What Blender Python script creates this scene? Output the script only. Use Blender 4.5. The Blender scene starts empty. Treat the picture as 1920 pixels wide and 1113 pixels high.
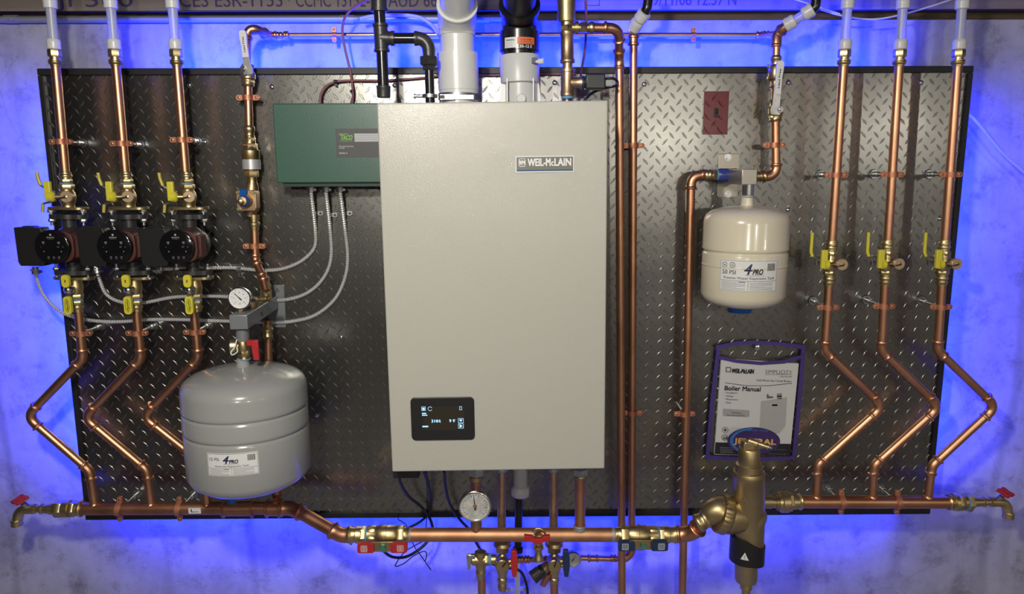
import bpy, math, random
from mathutils import Vector as V, Matrix
random.seed(7)
PI = math.pi
sc = bpy.context.scene
COL = sc.collection
# ------------------------------------------------------------------ camera
F = 1400.0; CW, CH = 1920.0, 1113.0
CAM = V((-.0044, -2.0364, .3702)); PIT, YAW, ROL = .1714, .0070, .0038
_r = V((math.cos(YAW), -math.sin(YAW), 0)); _h = V((math.sin(YAW), math.cos(YAW), 0)); _z = V((0, 0, 1))
FWD = _h*math.cos(PIT) - _z*math.sin(PIT); _u = _h*math.sin(PIT) + _z*math.cos(PIT)
RGT = _r*math.cos(ROL) - _u*math.sin(ROL); UPV = _r*math.sin(ROL) + _u*math.cos(ROL)
cd = bpy.data.cameras.new('camera'); cam = bpy.data.objects.new('camera', cd); COL.objects.link(cam)
M = Matrix((RGT, UPV, -FWD)).transposed().to_4x4(); M.translation = CAM; cam.matrix_world = M
cd.sensor_width = 36; cd.lens = F/CW*36; cd.clip_start = .01
sc.camera = cam
def P(px, py, d):
    """real point standing d metres in front of the diamond plate, seen at that place of the photo"""
    r = FWD + RGT*((px-CW/2)/F) + UPV*((CH/2-py)/F)
    return CAM + r*((-d-CAM.y)/r.y)
def S(px, py, d):
    return F/((P(px, py, d)-CAM).dot(FWD))
# ------------------------------------------------------------------ world, lights, exposure
sc.view_settings.view_transform = 'Standard'; sc.view_settings.look = 'None'
sc.view_settings.gamma = 1; sc.view_settings.use_curve_mapping = False
sc.view_settings.exposure = 0.0
w = bpy.data.worlds.new('world'); sc.world = w; w.use_nodes = True
w.node_tree.nodes['Background'].inputs[0].default_value = (.75, .8, .9, 1)
w.node_tree.nodes['Background'].inputs[1].default_value = .04
def area(name, loc, target, size, power, color=(1, 1, 1), size_y=None, shape='DISK'):
    l = bpy.data.lights.new(name, 'AREA'); l.shape = shape; l.size = size
    if size_y: l.size_y = size_y
    l.energy = power; l.color = color
    o = bpy.data.objects.new(name, l); COL.objects.link(o); o.location = loc
    o.rotation_euler = (V(target)-V(loc)).to_track_quat('-Z', 'Y').to_euler(); return o
WARM = (1, .95, .85)
area('ceiling_lamp_light', (-.39, -1.81, .90), (-.1, 0, -.5), .13, 24, WARM)
area('basement_lamp_light', (1.36, -4.7, .66), (.4, 0, .3), .15, 11, WARM)
area('basement_lamp_light', (-.22, -4.7, .84), (0, 0, .3), .14, 24, WARM)
area('rear_wall_fill', (2.2, -3.5, .85), (2.0, -5.2, .1), .3, 20, WARM)  # added fill, brightens the right rear wall that the plate reflects
area('side_lamp_light', (2.55, -3.0, .62), (1.0, 0, .3), .10, 3.5, WARM)
WY = .09           # concrete face, behind the plate
LED = (.002, .011, 1)
def led(a, b, tgt, p, wd=.02):
    a, b = V(a), V(b); c = (a+b)/2
    l = bpy.data.lights.new('led_light', 'AREA'); l.shape = 'RECTANGLE'; l.size = (b-a).length; l.size_y = wd
    l.energy = p; l.color = LED; l.spread = math.radians(160)
    o = bpy.data.objects.new('led_light', l); COL.objects.link(o)
    z = -(V(tgt)).normalized(); x = (b-a).normalized(); y = z.cross(x)
    R = Matrix((x, y, z)).transposed().to_4x4(); R.translation = c; o.matrix_world = R
HW, HH = 1.219, .62
led((-.95, .012, HH-.002), (1.0, .012, HH-.002), (0, .7, 1), 46)
led((-1.15, .012, -HH+.004), (1.12, .012, -HH+.004), (0, .8, -1), 21)
led((-HW+.002, .012, .5), (-HW+.002, .012, -.52), (-1, .8, 0), 20)
led((HW-.002, .012, .5), (HW-.002, .012, -.5), (1, .8, 0), 16)

# ------------------------------------------------------------------ materials
MATS = {}
def mat(name, col, rough=.5, metal=0, noise=None, bump=None, emit=None, coat=0, trans=0, alpha=1, sss=0, spec=.5):
    """noise=(scale, colour2, lo, hi)  bump=(scale, strength, distance)"""
    if name in MATS: return MATS[name]
    m = bpy.data.materials.new(name); m.use_nodes = True; nt = m.node_tree; b = nt.nodes['Principled BSDF']
    b.inputs['Base Color'].default_value = (*col, 1); b.inputs['Roughness'].default_value = rough
    b.inputs['Metallic'].default_value = metal; b.inputs['Specular IOR Level'].default_value = spec; b.inputs['Coat Weight'].default_value = coat
    b.inputs['Transmission Weight'].default_value = trans; b.inputs['Alpha'].default_value = alpha
    if sss:
        b.inputs['Subsurface Weight'].default_value = sss; b.inputs['Subsurface Radius'].default_value = (.01, .01, .012)
    if emit:
        b.inputs['Emission Color'].default_value = (*emit[0], 1); b.inputs['Emission Strength'].default_value = emit[1]
    tc = nt.nodes.new('ShaderNodeTexCoord')
    if noise:
        n = nt.nodes.new('ShaderNodeTexNoise'); n.inputs['Scale'].default_value = noise[0]; n.inputs['Detail'].default_value = 6
        nt.links.new(tc.outputs['Object'], n.inputs['Vector'])
        r = nt.nodes.new('ShaderNodeValToRGB'); r.color_ramp.elements[0].position = noise[2]; r.color_ramp.elements[1].position = noise[3]
        r.color_ramp.elements[0].color = (*col, 1); r.color_ramp.elements[1].color = (*noise[1], 1)
        nt.links.new(n.outputs[0], r.inputs[0]); nt.links.new(r.outputs[0], b.inputs['Base Color'])
    if bump:
        n = nt.nodes.new('ShaderNodeTexNoise'); n.inputs['Scale'].default_value = bump[0]; n.inputs['Detail'].default_value = 3
        nt.links.new(tc.outputs['Object'], n.inputs['Vector'])
        bp = nt.nodes.new('ShaderNodeBump'); bp.inputs['Strength'].default_value = bump[1]; bp.inputs['Distance'].default_value = bump[2]
        nt.links.new(n.outputs[0], bp.inputs['Height']); nt.links.new(bp.outputs[0], b.inputs['Normal'])
    MATS[name] = m; return m
copper = mat('copper', (.70, .37, .215), .38, 1, noise=(9, (.55, .27, .15), .42, .68), bump=(60, .08, .001))
copper_worn = mat('copper_worn', (.64, .35, .20), .52, 1, noise=(22, (.52, .27, .15), .4, .65))
copper_dull = mat('copper_dull', (.62, .31, .19), .42, 1, noise=(14, (.42, .2, .12), .35, .7))
strapm = mat('strap_copper', (.60, .27, .16), .5, .75, noise=(60, (.42, .17, .1), .4, .7))
brass = mat('brass', (.62, .50, .26), .37, 1, noise=(30, (.50, .38, .18), .4, .75), bump=(90, .1, .001))
bronze = mat('bronze', (.56, .40, .25), .42, 1, noise=(40, (.42, .28, .16), .4, .7), bump=(300, .25, .001))
gold = mat('gold_brass', (.50, .40, .22), .40, .95, noise=(16, (.42, .32, .16), .4, .7), bump=(500, .12, .001))
chrome = mat('chrome', (.78, .78, .76), .16, 1)
steel = mat('steel', (.62, .63, .62), .3, 1, noise=(50, (.4, .41, .42), .4, .7))
galv = mat('galvanised', (.36, .38, .38), .55, .6, noise=(25, (.34, .35, .36), .4, .7))
iron = mat('black_iron', (.055, .055, .055), .38, .5, bump=(220, .3, .001))
ironp = mat('black_iron_pipe', (.03, .03, .032), .22, .6)
blackp = mat('black_plastic', (.012, .012, .013), .42, 0, bump=(400, .1, .001))
blackg = mat('black_gloss', (.006, .006, .007), .12, 0)
maroon = mat('maroon_housing', (.085, .028, .024), .5, .2)
yellow = mat('yellow_vinyl', (.66, .60, .045), .42)
yellowd = mat('yellow_worn', (.52, .43, .08), .45, .2)
redp = mat('red_plastic', (.42, .02, .025), .45)
navyp = mat('navy_plastic', (.012, .03, .085), .4)
bluep = mat('blue_plastic', (.01, .09, .36), .45)
tape = mat('blue_sealant', (.12, .27, .45), .6)
white = mat('white_paper', (.72, .73, .72), .55)
whitep = mat('white_plastic', (.72, .73, .72), .32)
ink = mat('ink', (.012, .012, .02), .5)
inkb = mat('ink_navy', (.01, .015, .07), .5)
inkg = mat('ink_grey', (.25, .25, .25), .5)
pexm = mat('pex_white', (.70, .74, .82), .34, trans=.6)
pexr = mat('pex_sleeve', (.66, .67, .66), .3, sss=.1)
pvc = mat('pvc_white', (.66, .67, .64), .3, noise=(5, (.58, .59, .56), .4, .7))
pvcg = mat('pvc_grey', (.38, .38, .38), .35)
abs_ = mat('black_pipe_plastic', (.010, .010, .012), .25)
tank_grey = mat('tank_grey', (.315, .325, .315), .2, coat=.3)
tank_cream = mat('tank_cream', (.68, .63, .48), .2, coat=.3)
grey_paint = mat('grey_paint', (.22, .24, .26), .35, .3)
green = mat('green_paint', (.040, .112, .078), .36, bump=(300, .6, .0003))
greenb = mat('green_ink', (.17, .48, .03), .5)
dkgrey = mat('label_charcoal', (.06, .062, .065), .5)
lgrey = mat('label_grey', (.48, .49, .5), .5)
boilerm = mat('textured_beige_paint', (.45, .447, .395), .11, bump=(520, 1.0, .00042))
wire_maroon = mat('wire_maroon', (.23, .09, .10), .45)
rubber = mat('cable_black', (.012, .012, .012), .4)
redplate = mat('red_lacquer', (.13, .004, .010), .24, spec=.45)
orange = mat('orange_label', (.72, .16, .05), .5)
violet = mat('violet_vinyl', (.055, .035, .2), .4)
paper = mat('paper', (.62, .63, .62), .6)
clear = mat('clear_vinyl', (.8, .82, .82), .08, trans=1, alpha=.14)
amber = mat('ink_amber', (.75, .42, .10), .5)
skyb = mat('ink_blue', (.03, .18, .5), .5)
capm = mat('cap_tan', (.55, .40, .25), .4, .5)
screenb = mat('screen_glow', (.3, .6, .9), .5, emit=((.45, .75, 1), .8))
screen = mat('screen_glass', (.030, .027, .020), .2, coat=.3)
ledm = mat('led_blue', (.02, .05, 1), .4, emit=((.02, .1, 1), 12))
wood = None

# ------------------------------------------------------------------ mesh building
BASE = {}
def ortho(d):
    d = V(d).normalized(); a = V((0, 1, 0)) if abs(d.y) < .9 else V((1, 0, 0))
    u = a.cross(d).normalized(); return d, u, d.cross(u)
class MB:
    def __init__(s): s.v = []; s.f = []; s.m = []
    def rings(s, rings, m=0, close=True, cap=True):
        b = len(s.v); n = len(rings[0])
        for r in rings: s.v += [V(p) for p in r]
        for i in range(len(rings)-1):
            for j in range(n if close else n-1):
                k = (j+1) % n
                s.f.append((b+i*n+j, b+i*n+k, b+(i+1)*n+k, b+(i+1)*n+j)); s.m.append(m)
        if cap:
            s.f.append(tuple(b+j for j in reversed(range(n)))); s.m.append(m)
            s.f.append(tuple(b+(len(rings)-1)*n+j for j in range(n))); s.m.append(m)
        return s
    def rev(s, o, d, prof, n=24, m=0, rot=0, sq=None):
        o = V(o); d, u, w_ = ortho(d); R = []
        for t, r in prof:
            R.append([o+d*t+(u*math.cos(rot+2*PI*j/n)+w_*math.sin(rot+2*PI*j/n))*r for j in range(n)])
        return s.rings(R, m)
    def hexa(s, o, d, t0, t1, r, m=0, rot=PI/6):
        c = (t1-t0)*.12
        return s.rev(o, d, [(t0, r*.93), (t0+c, r), (t1-c, r), (t1, r*.93)], 6, m, rot)
    def sweep(s, pts, rad, n=16, m=0, cap=True):
        pts = [V(p) for p in pts]; N = len(pts)
        if not hasattr(rad, '__len__'): rad = [rad]*N
        T = []
        for i in range(N):
            a = pts[max(i-1, 0)]; b = pts[min(i+1, N-1)]; T.append((b-a).normalized())
        _, u, _w = ortho(T[0]); R = []
        for i in range(N):
            u = (u-T[i]*u.dot(T[i])).normalized(); w_ = T[i].cross(u)
            R.append([pts[i]+(u*math.cos(2*PI*j/n)+w_*math.sin(2*PI*j/n))*rad[i] for j in range(n)])
        return s.rings(R, m, cap=cap)
    def prism(s, outl, o, u, v, depth, m=0, m_side=None, front=True):
        """outline (x,y) in plane u,v from o, extruded by depth along u x v"""
        o, u, v = V(o), V(u).normalized(), V(v).normalized(); w_ = u.cross(v); b = len(s.v); n = len(outl)
        for k in (0, depth):
            s.v += [o+u*x+v*y+w_*k for x, y in outl]
        s.f.append(tuple(b+j for j in reversed(range(n)))); s.m.append(m)
        s.f.append(tuple(b+n+j for j in range(n))); s.m.append(m)
        for j in range(n):
            k = (j+1) % n; s.f.append((b+j, b+k, b+n+k, b+n+j)); s.m.append(m if m_side is None else m_side)
        return s
    def box(s, c, sz, m=0, R=None):
        c = V(c); x, y, z = [q/2 for q in sz]; b = len(s.v)
        for p in [(-x,-y,-z),(x,-y,-z),(x,y,-z),(-x,y,-z),(-x,-y,z),(x,-y,z),(x,y,z),(-x,y,z)]:
            q = V(p); s.v.append(c+(R @ q if R else q))
        for f in [(0,3,2,1),(4,5,6,7),(0,1,5,4),(1,2,6,5),(2,3,7,6),(3,0,4,7)]:
            s.f.append(tuple(b+i for i in f)); s.m.append(m)
        return s
    def quad(s, a, b_, c, d, m=0):
        b = len(s.v); s.v += [V(a), V(b_), V(c), V(d)]; s.f.append((b, b+1, b+2, b+3)); s.m.append(m); return s
    def flat(s, outl, fn, off=0, m=0):
        """flat or wrapped polygon fan: fn(x, y, off) -> point"""
        b = len(s.v); s.v += [fn(x, y, off) for x, y in outl]; s.f.append(tuple(range(b, b+len(outl)))); s.m.append(m); return s
    def rect(s, fn, x0, y0, x1, y1, off, m, nx=1):
        for i in range(nx):
            a = x0+(x1-x0)*i/nx; c = x0+(x1-x0)*(i+1)/nx
            s.flat([(a, y0), (c, y0), (c, y1), (a, y1)], fn, off, m)
        return s
    def frame(s, fn, x0, y0, x1, y1, t, off, m, nx=1):
        s.rect(fn, x0, y0, x1, y0+t, off, m, nx); s.rect(fn, x0, y1-t, x1, y1, off, m, nx)
        s.rect(fn, x0, y0, x0+t, y1, off, m); s.rect(fn, x1-t, y0, x1, y1, off, m); return s
    def text(s, txt, fn, x, y, h, width=None, off=.0004, m=0, align='L', bold=0, shear=0, rot=0):
        """h = capital height"""
        vs, fs, wd = text_geo(txt, 0, shear)
        k = h/.69; kx = k if width is None else width/wd
        x0 = x - (0 if align == 'L' else wd*kx/2 if align == 'C' else wd*kx)
        c_, s_ = math.cos(rot), math.sin(rot); e = bold*k*.9
        for n_, (dx_, dy_) in enumerate(((0, 0), (e, e), (-e, e), (e, -e), (-e, -e)) if bold > .015 else ((0, 0), (e, 0)) if bold else ((0, 0),)):
            b = len(s.v)
            for p in vs:
                X, Y = x0+p[0]*kx-x+dx_, p[1]*k+dy_
                s.v.append(fn(x+X*c_-Y*s_, y+X*s_+Y*c_, off+n_*.00002))
            for f in fs: s.f.append(tuple(b+i for i in f)); s.m.append(m)
        return s
    def build(s, name, mats, parent=None, bevel=0, ang=40, flat_=False, world=True):
        me = bpy.data.meshes.new(name); base = BASE.get(parent, V((0, 0, 0))) if (parent and world) else V((0, 0, 0))
        me.from_pydata([p-base for p in s.v], [], s.f)
        if not isinstance(mats, (list, tuple)): mats = [mats]
        for mm in mats: me.materials.append(mm)
        if len(mats) > 1: me.polygons.foreach_set('material_index', s.m)
        if not flat_:
            me.polygons.foreach_set('use_smooth', [True]*len(me.polygons)); me.set_sharp_from_angle(angle=math.radians(ang))
        o = bpy.data.objects.new(name, me); COL.objects.link(o)
        if parent: o.parent = parent; BASE[o] = base
        if bevel:
            bm_ = o.modifiers.new('bevel', 'BEVEL'); bm_.width = bevel; bm_.segments = 3; bm_.limit_method = 'ANGLE'; bm_.angle_limit = math.radians(50)
        return o
_tc = {}
def text_geo(txt, bold=0, shear=0):
    key = (txt, bold, shear)
    if key in _tc: return _tc[key]
    c = bpy.data.curves.new('t', 'FONT'); c.body = txt; c.size = 1; c.offset = bold; c.shear = shear; c.resolution_u = 3; c.fill_mode = 'FRONT'
    o = bpy.data.objects.new('t', c); COL.objects.link(o)
    me = bpy.data.meshes.new_from_object(o)
    vs = [tuple(v.co) for v in me.vertices]; fs = [tuple(p.vertices) for p in me.polygons]
    bpy.data.objects.remove(o); bpy.data.curves.remove(c); bpy.data.meshes.remove(me)
    if vs:
        x0 = min(v[0] for v in vs); wd = max(v[0] for v in vs)-x0; vs = [(v[0]-x0, v[1]) for v in vs]
    else: wd = 1
    _tc[key] = (vs, fs, wd); return _tc[key]
def rr(w_, h, r, n=5, cx=0, cy=0):
    o = []
    for sx, sy, a in ((1, -1, -PI/2), (1, 1, 0), (-1, 1, PI/2), (-1, -1, PI)):
        for i in range(n+1):
            t = a+PI/2*i/n; o.append((cx+sx*(w_/2-r)+r*math.cos(t), cy+sy*(h/2-r)+r*math.sin(t)))
    return o
def ell(a, b, n=32, cx=0, cy=0): return [(cx+a*math.cos(2*PI*i/n), cy+b*math.sin(2*PI*i/n)) for i in range(n)]
def plane_fn(o, u, v, nrm):
    o, u, v, nrm = V(o), V(u), V(v), V(nrm)
    return lambda x, y, off: o+u*x+v*y+nrm*off
FRONT = lambda o: plane_fn(o, (1, 0, 0), (0, 0, 1), (0, -1, 0))
def spline(pts, k=8):
    pts = [V(p) for p in pts]; q = [pts[0]*2-pts[1]]+pts+[pts[-1]*2-pts[-2]]; out = []
    for i in range(1, len(q)-2):
        a, b, c, d = q[i-1:i+3]
        for j in range(k):
            t = j/k; out.append(.5*((2*b)+(c-a)*t+(2*a-5*b+4*c-d)*t*t+(3*b-a-3*c+d)*t**3))
    out.append(pts[-1]); return out
def fillet(pts, R, k=8):
    """polyline with rounded corners; returns full path and list of arcs (each a list of points)"""
    pts = [V(p) for p in pts]; path = [pts[0]]; arcs = []
    for i in range(1, len(pts)-1):
        a = (pts[i-1]-pts[i]).normalized(); b = (pts[i+1]-pts[i]).normalized()
        ang = a.angle(b); t = R/math.tan(ang/2); t = min(t, (pts[i-1]-pts[i]).length*.48 if i > 1 else 9, (pts[i+1]-pts[i]).length*.48 if i < len(pts)-2 else 9); Rr = t*math.tan(ang/2)
        cen = pts[i]+(a+b).normalized()*(Rr/math.sin(ang/2)); p0 = pts[i]+a*t; p1 = pts[i]+b*t
        v0 = p0-cen; v1 = p1-cen; tot = v0.angle(v1); ax = v0.cross(v1).normalized(); arc = []
        for j in range(k+1):
            arc.append(cen+Matrix.Rotation(tot*j/k, 3, ax) @ v0)
        path += arc; arcs.append(arc)
    path.append(pts[-1]); return path, arcs
def thing(name, label, cat, loc, group=None, kind=None):
    o = bpy.data.objects.new(name, None); COL.objects.link(o); o.location = loc; o.empty_display_size = .02
    BASE[o] = V(loc); tag(o, label, cat, group); return o
def tag(o, label, cat, group=None, kind=None):
    o['label'] = label; o['category'] = cat
    if group: o['group'] = group
    if kind: o['kind'] = kind
    return o
def struct(o): o['kind'] = 'structure'; return o
def kids(o): return [c for c in bpy.data.objects if c.parent == o]
def dup(root, loc, label, roty=0, group=None):
    r = root.copy(); COL.objects.link(r); r.location = loc; r.rotation_euler = (0, roty, 0); r['label'] = label
    if group: r['group'] = group
    for c in kids(root):
        d = c.copy(); COL.objects.link(d); d.parent = r
        for g in kids(c):
            e = g.copy(); COL.objects.link(e); e.parent = d
    return r
def lean(a, b):
    """rotation about y of the (downward) line a->b from vertical"""
    d = V(b)-V(a); return math.atan2(-d.x, -d.z)
# press fittings -------------------------------------------------------
def collar_prof(r, L=.022):
    return [(0, r*1.02), (0, r*1.30), (.002, r*1.42), (.0045, r*1.42), (.0065, r*1.28), (.0075, r*1.14), (L, r*1.14), (L, r*1.0)]
def press_elbow(mb, arc, r, ext=.016):
    a0 = (arc[0]-arc[1]).normalized(); a1 = (arc[-1]-arc[-2]).normalized()
    prof = [(ext, 1.02), (ext-.0002, 1.3), (ext-.002, 1.4), (ext-.0045, 1.4), (ext-.0065, 1.2), (ext-.008, 1.14), (0.0, 1.14)]
    pts = [arc[0]+a0*t for t, q in prof]+arc[1:-1]+[arc[-1]+a1*t for t, q in reversed(prof)]
    rad = [r*q for t, q in prof]+[r*1.14]*(len(arc)-2)+[r*q for t, q in reversed(prof)]
    mb.sweep(pts, rad, 20)
def coupling(mb, c, d, r, L=.04, m=0):
    c = V(c); d = V(d).normalized(); h = L/2
    mb.rev(c, d, [(-h, r*1.02), (-h, r*1.3), (-h+.002, r*1.42), (-h+.0045, r*1.42), (-h+.007, r*1.14), (h-.007, r*1.14), (h-.0045, r*1.42), (h-.002, r*1.42), (h, r*1.3), (h, r*1.02)], 24, m)
def pipe_run(name, label, cat, pts, r, R=.028, mtl=None, group=None, elbows=True, part='pipe', ext=.016):
    mtl = mtl or copper
    t = thing(name, label, cat, pts[0], group)
    path, arcs = fillet(pts, R)
    MB().sweep(path, r, 20).build(part, mtl, t)
    if elbows:
        for a in arcs:
            e = MB(); press_elbow(e, a, r, ext); e.build('elbow', copper, t)
    return t
# ================================================================== SETTING
FLOOR, CEIL = -1.38, .98
ZC = P(960, 39, -WY).z; ZS = P(960, 19, -WY).z
def node_mat(name, build):
    m = bpy.data.materials.new(name); m.use_nodes = True; nt = m.node_tree
    build(nt, nt.nodes['Principled BSDF'], nt.nodes.new('ShaderNodeTexCoord')); return m
def N(nt, t, **k):
    n = nt.nodes.new(t)
    for a, b in k.items():
        if a.startswith('i_'):
            key = a[2:]; n.inputs[int(key) if key.isdigit() else key].default_value = b
        else: setattr(n, a, b)
    return n
def ramp(nt, src, stops):
    r = nt.nodes.new('ShaderNodeValToRGB'); e = r.color_ramp.elements
    while len(e) < len(stops): e.new(.5)
    for i, (p, c) in enumerate(stops): e[i].position = p; e[i].color = (*c, 1)
    nt.links.new(src, r.inputs[0]); return r.outputs[0]
def mixc(nt, a, b, fac, mode='MULTIPLY'):
    m = nt.nodes.new('ShaderNodeMix'); m.data_type = 'RGBA'; m.blend_type = mode
    if isinstance(fac, float): m.inputs[0].default_value = fac
    else: nt.links.new(fac, m.inputs[0])
    for s, i in ((a, 6), (b, 7)):
        if isinstance(s, tuple): m.inputs[i].default_value = (*s, 1)
        else: nt.links.new(s, m.inputs[i])
    return m.outputs[2]
def conc(nt, b, tc):
    n1 = N(nt, 'ShaderNodeTexNoise', i_Scale=2.2, i_Detail=8, i_Roughness=.68); n2 = N(nt, 'ShaderNodeTexNoise', i_Scale=11, i_Detail=10, i_Roughness=.75)
    mp = N(nt, 'ShaderNodeMapping'); mp.inputs['Scale'].default_value = (7, 1, 1.1)
    n3 = N(nt, 'ShaderNodeTexNoise', i_Scale=1.6, i_Detail=5, i_Distortion=.5)
    for n in (n1, n2): nt.links.new(tc.outputs['Object'], n.inputs['Vector'])
    nt.links.new(tc.outputs['Object'], mp.inputs[0]); nt.links.new(mp.outputs[0], n3.inputs['Vector'])
    a = ramp(nt, n1.outputs[0], [(.3, (.26, .255, .25)), (.55, (.41, .41, .405)), (.75, (.51, .51, .505))])
    c = ramp(nt, n2.outputs[0], [(.36, (.62, .60, .58)), (.48, (.96, .96, .96)), (.75, (1.12, 1.12, 1.12))])
    d = ramp(nt, n3.outputs[0], [(.32, (.78, .77, .76)), (.5, (1, 1, 1)), (.8, (1.05, 1.05, 1.05))])
    x = mixc(nt, mixc(nt, a, c, .9), d, .9)
    # long vertical form seams and a few wandering cracks
    w_ = N(nt, 'ShaderNodeTexWave', i_Scale=.42, i_Distortion=1.2, i_Detail=3); w_.inputs['Detail Scale'].default_value = 1.5
    nt.links.new(tc.outputs['Object'], w_.inputs['Vector'])
    seam = ramp(nt, w_.outputs[1], [(.0, (.55, .55, .54)), (.006, (1, 1, 1)), (1, (1, 1, 1))])
    vo = N(nt, 'ShaderNodeTexVoronoi', feature='DISTANCE_TO_EDGE', i_Scale=1.7)
    wr = N(nt, 'ShaderNodeTexNoise', i_Scale=5, i_Detail=5); nt.links.new(tc.outputs['Object'], wr.inputs['Vector'])
    wx = mixc(nt, tc.outputs['Object'], wr.outputs[1], .12, 'MIX'); nt.links.new(wx, vo.inputs['Vector'])
    crk = ramp(nt, vo.outputs['Distance'], [(.0, (.55, .55, .55)), (.004, (1, 1, 1)), (1, (1, 1, 1))])
    x = mixc(nt, mixc(nt, x, seam, .5), crk, .3)
    nt.links.new(x, b.inputs['Base Color']); b.inputs['Roughness'].default_value = .62; b.inputs['Specular IOR Level'].default_value = .3
    bp = N(nt, 'ShaderNodeBump', i_Strength=.35, i_Distance=.004); nt.links.new(n2.outputs[0], bp.inputs['Height']); nt.links.new(bp.outputs[0], b.inputs['Normal'])
concrete = node_mat('concrete', conc)
def woodf(base, dark, sx):
    def f(nt, b, tc):
        mp = N(nt, 'ShaderNodeMapping'); mp.inputs['Scale'].default_value = (sx, 8, 22)
        n = N(nt, 'ShaderNodeTexNoise', i_Scale=1.6, i_Detail=7, i_Distortion=1.2); nt.links.new(tc.outputs['Object'], mp.inputs[0]); nt.links.new(mp.outputs[0], n.inputs['Vector'])
        nt.links.new(ramp(nt, n.outputs[0], [(.32, dark), (.62, base)]), b.inputs['Base Color']); b.inputs['Roughness'].default_value = .6
        bp = N(nt, 'ShaderNodeBump', i_Strength=.3, i_Distance=.002); nt.links.new(n.outputs[0], bp.inputs['Height']); nt.links.new(bp.outputs[0], b.inputs['Normal'])
    return f
sillw = node_mat('sill_wood', woodf((.13, .085, .045), (.03, .02, .012), .9))
rimw = node_mat('rim_board_wood', woodf((.26, .22, .18), (.18, .15, .12), .7))
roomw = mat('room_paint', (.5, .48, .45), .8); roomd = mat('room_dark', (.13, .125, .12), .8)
joistw = mat('joist_wood', (.38, .28, .17), .7, noise=(4, (.28, .2, .12), .4, .6))
XL, XR, YB = -3.4, 3.6, -5.2
b = MB(); b.box((0, WY+.1, (FLOOR+ZC)/2), (XR-XL+.4, .2, ZC-FLOOR)); struct(b.build('wall_back', concrete))
b = MB(); b.box((0, WY+.085, (ZC+ZS)/2+.01), (XR-XL+.4, .07, ZS-ZC+.018)); struct(b.build('trim_1', sillw))
rim = MB(); rim.box((0, WY+.06, (ZS+1.3)/2+.0), (XR-XL+.4, .12, 1.3-ZS-.001))
def rimt(s, px, py, h, wpx):
    p = P(px, py, -WY); wd = (P(px+wpx, py, -WY)-p).x
    rim.text(s, FRONT(p), 0, 0, h, width=wd, m=1, off=.0006, bold=.012)
rimt('JI 560', 105, 13, .036, 145); rimt('SERIES', 205, 13, .036, 170) if 0 else None
rimt('ICES ESR-1153', 330, 13, .036, 200); rimt('* CCMC 13132-R', 538, 13, .036, 170); rimt('AUD 669', 728, 13, .036, 105)
rimt('09/11/08 12:57 N', 1212, 10, .030, 168)
rim.frame(FRONT(P(1100, 11, -WY)), -.005, 0, .035, .022, .002, .0006, 1)
struct(rim.build('trim_2', [rimw, mat('stamp_ink', (.05, .04, .12), .7)]))
b = MB(); b.box(((XL+XR)/2, YB/2, FLOOR-.05), (XR-XL, -YB+.4, .1)); struct(b.build('floor', mat('floor_concrete', (.33, .32, .30), .7)))
b = MB(); b.box(((XL+XR)/2, YB/2-.1, 1.32), (XR-XL, -YB, .04)); struct(b.build('ceiling', mat('subfloor', (.34, .26, .17), .7)))
for i in range(7):
    b = MB(); x = -2.9+i*.98+.1; b.box((x, YB/2-.05, 1.16), (.045, -YB-.25, .27)); struct(b.build('trim_%d' % (3+i), joistw))
b = MB(); b.box((0, -.93, 1.08), (XR-XL-.2, .05, .43)); struct(b.build('trim_10', joistw))  # out-of-view beam added to shade the rim board from the ceiling lamp
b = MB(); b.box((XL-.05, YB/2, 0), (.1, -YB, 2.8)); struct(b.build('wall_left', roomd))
b = MB(); b.box((XR+.05, YB/2, 0), (.1, -YB, 2.8)); struct(b.build('wall_right', roomw))
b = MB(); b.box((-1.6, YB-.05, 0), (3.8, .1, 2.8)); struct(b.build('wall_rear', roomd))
b = MB(); b.box((2.05, YB-.03, 0), (3.4, .14, 2.8)); struct(b.build('wall_rear_right', roomw))

# ------------------------------------------------------------------ diamond plate
def plate_m(nt, b, tc):
    n = N(nt, 'ShaderNodeTexNoise', i_Scale=2.5, i_Detail=2); nt.links.new(tc.outputs['Object'], n.inputs['Vector'])
    n2 = N(nt, 'ShaderNodeTexNoise', i_Scale=260, i_Detail=2); nt.links.new(tc.outputs['Object'], n2.inputs['Vector'])
    b.inputs['Base Color'].default_value = (.28, .277, .257, 1); b.inputs['Metallic'].default_value = 1; b.inputs['Roughness'].default_value = .27
    bp = N(nt, 'ShaderNodeBump', i_Strength=.5, i_Distance=.012); nt.links.new(n.outputs[0], bp.inputs['Height'])
    b2 = N(nt, 'ShaderNodeBump', i_Strength=.12, i_Distance=.001); nt.links.new(n2.outputs[0], b2.inputs['Height']); nt.links.new(bp.outputs[0], b2.inputs['Normal']); nt.links.new(b2.outputs[0], b.inputs['Normal'])
platem = node_mat('diamond_plate_steel', plate_m)
lugm = mat('lug_steel', (.28, .277, .257), .33, 1)
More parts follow.
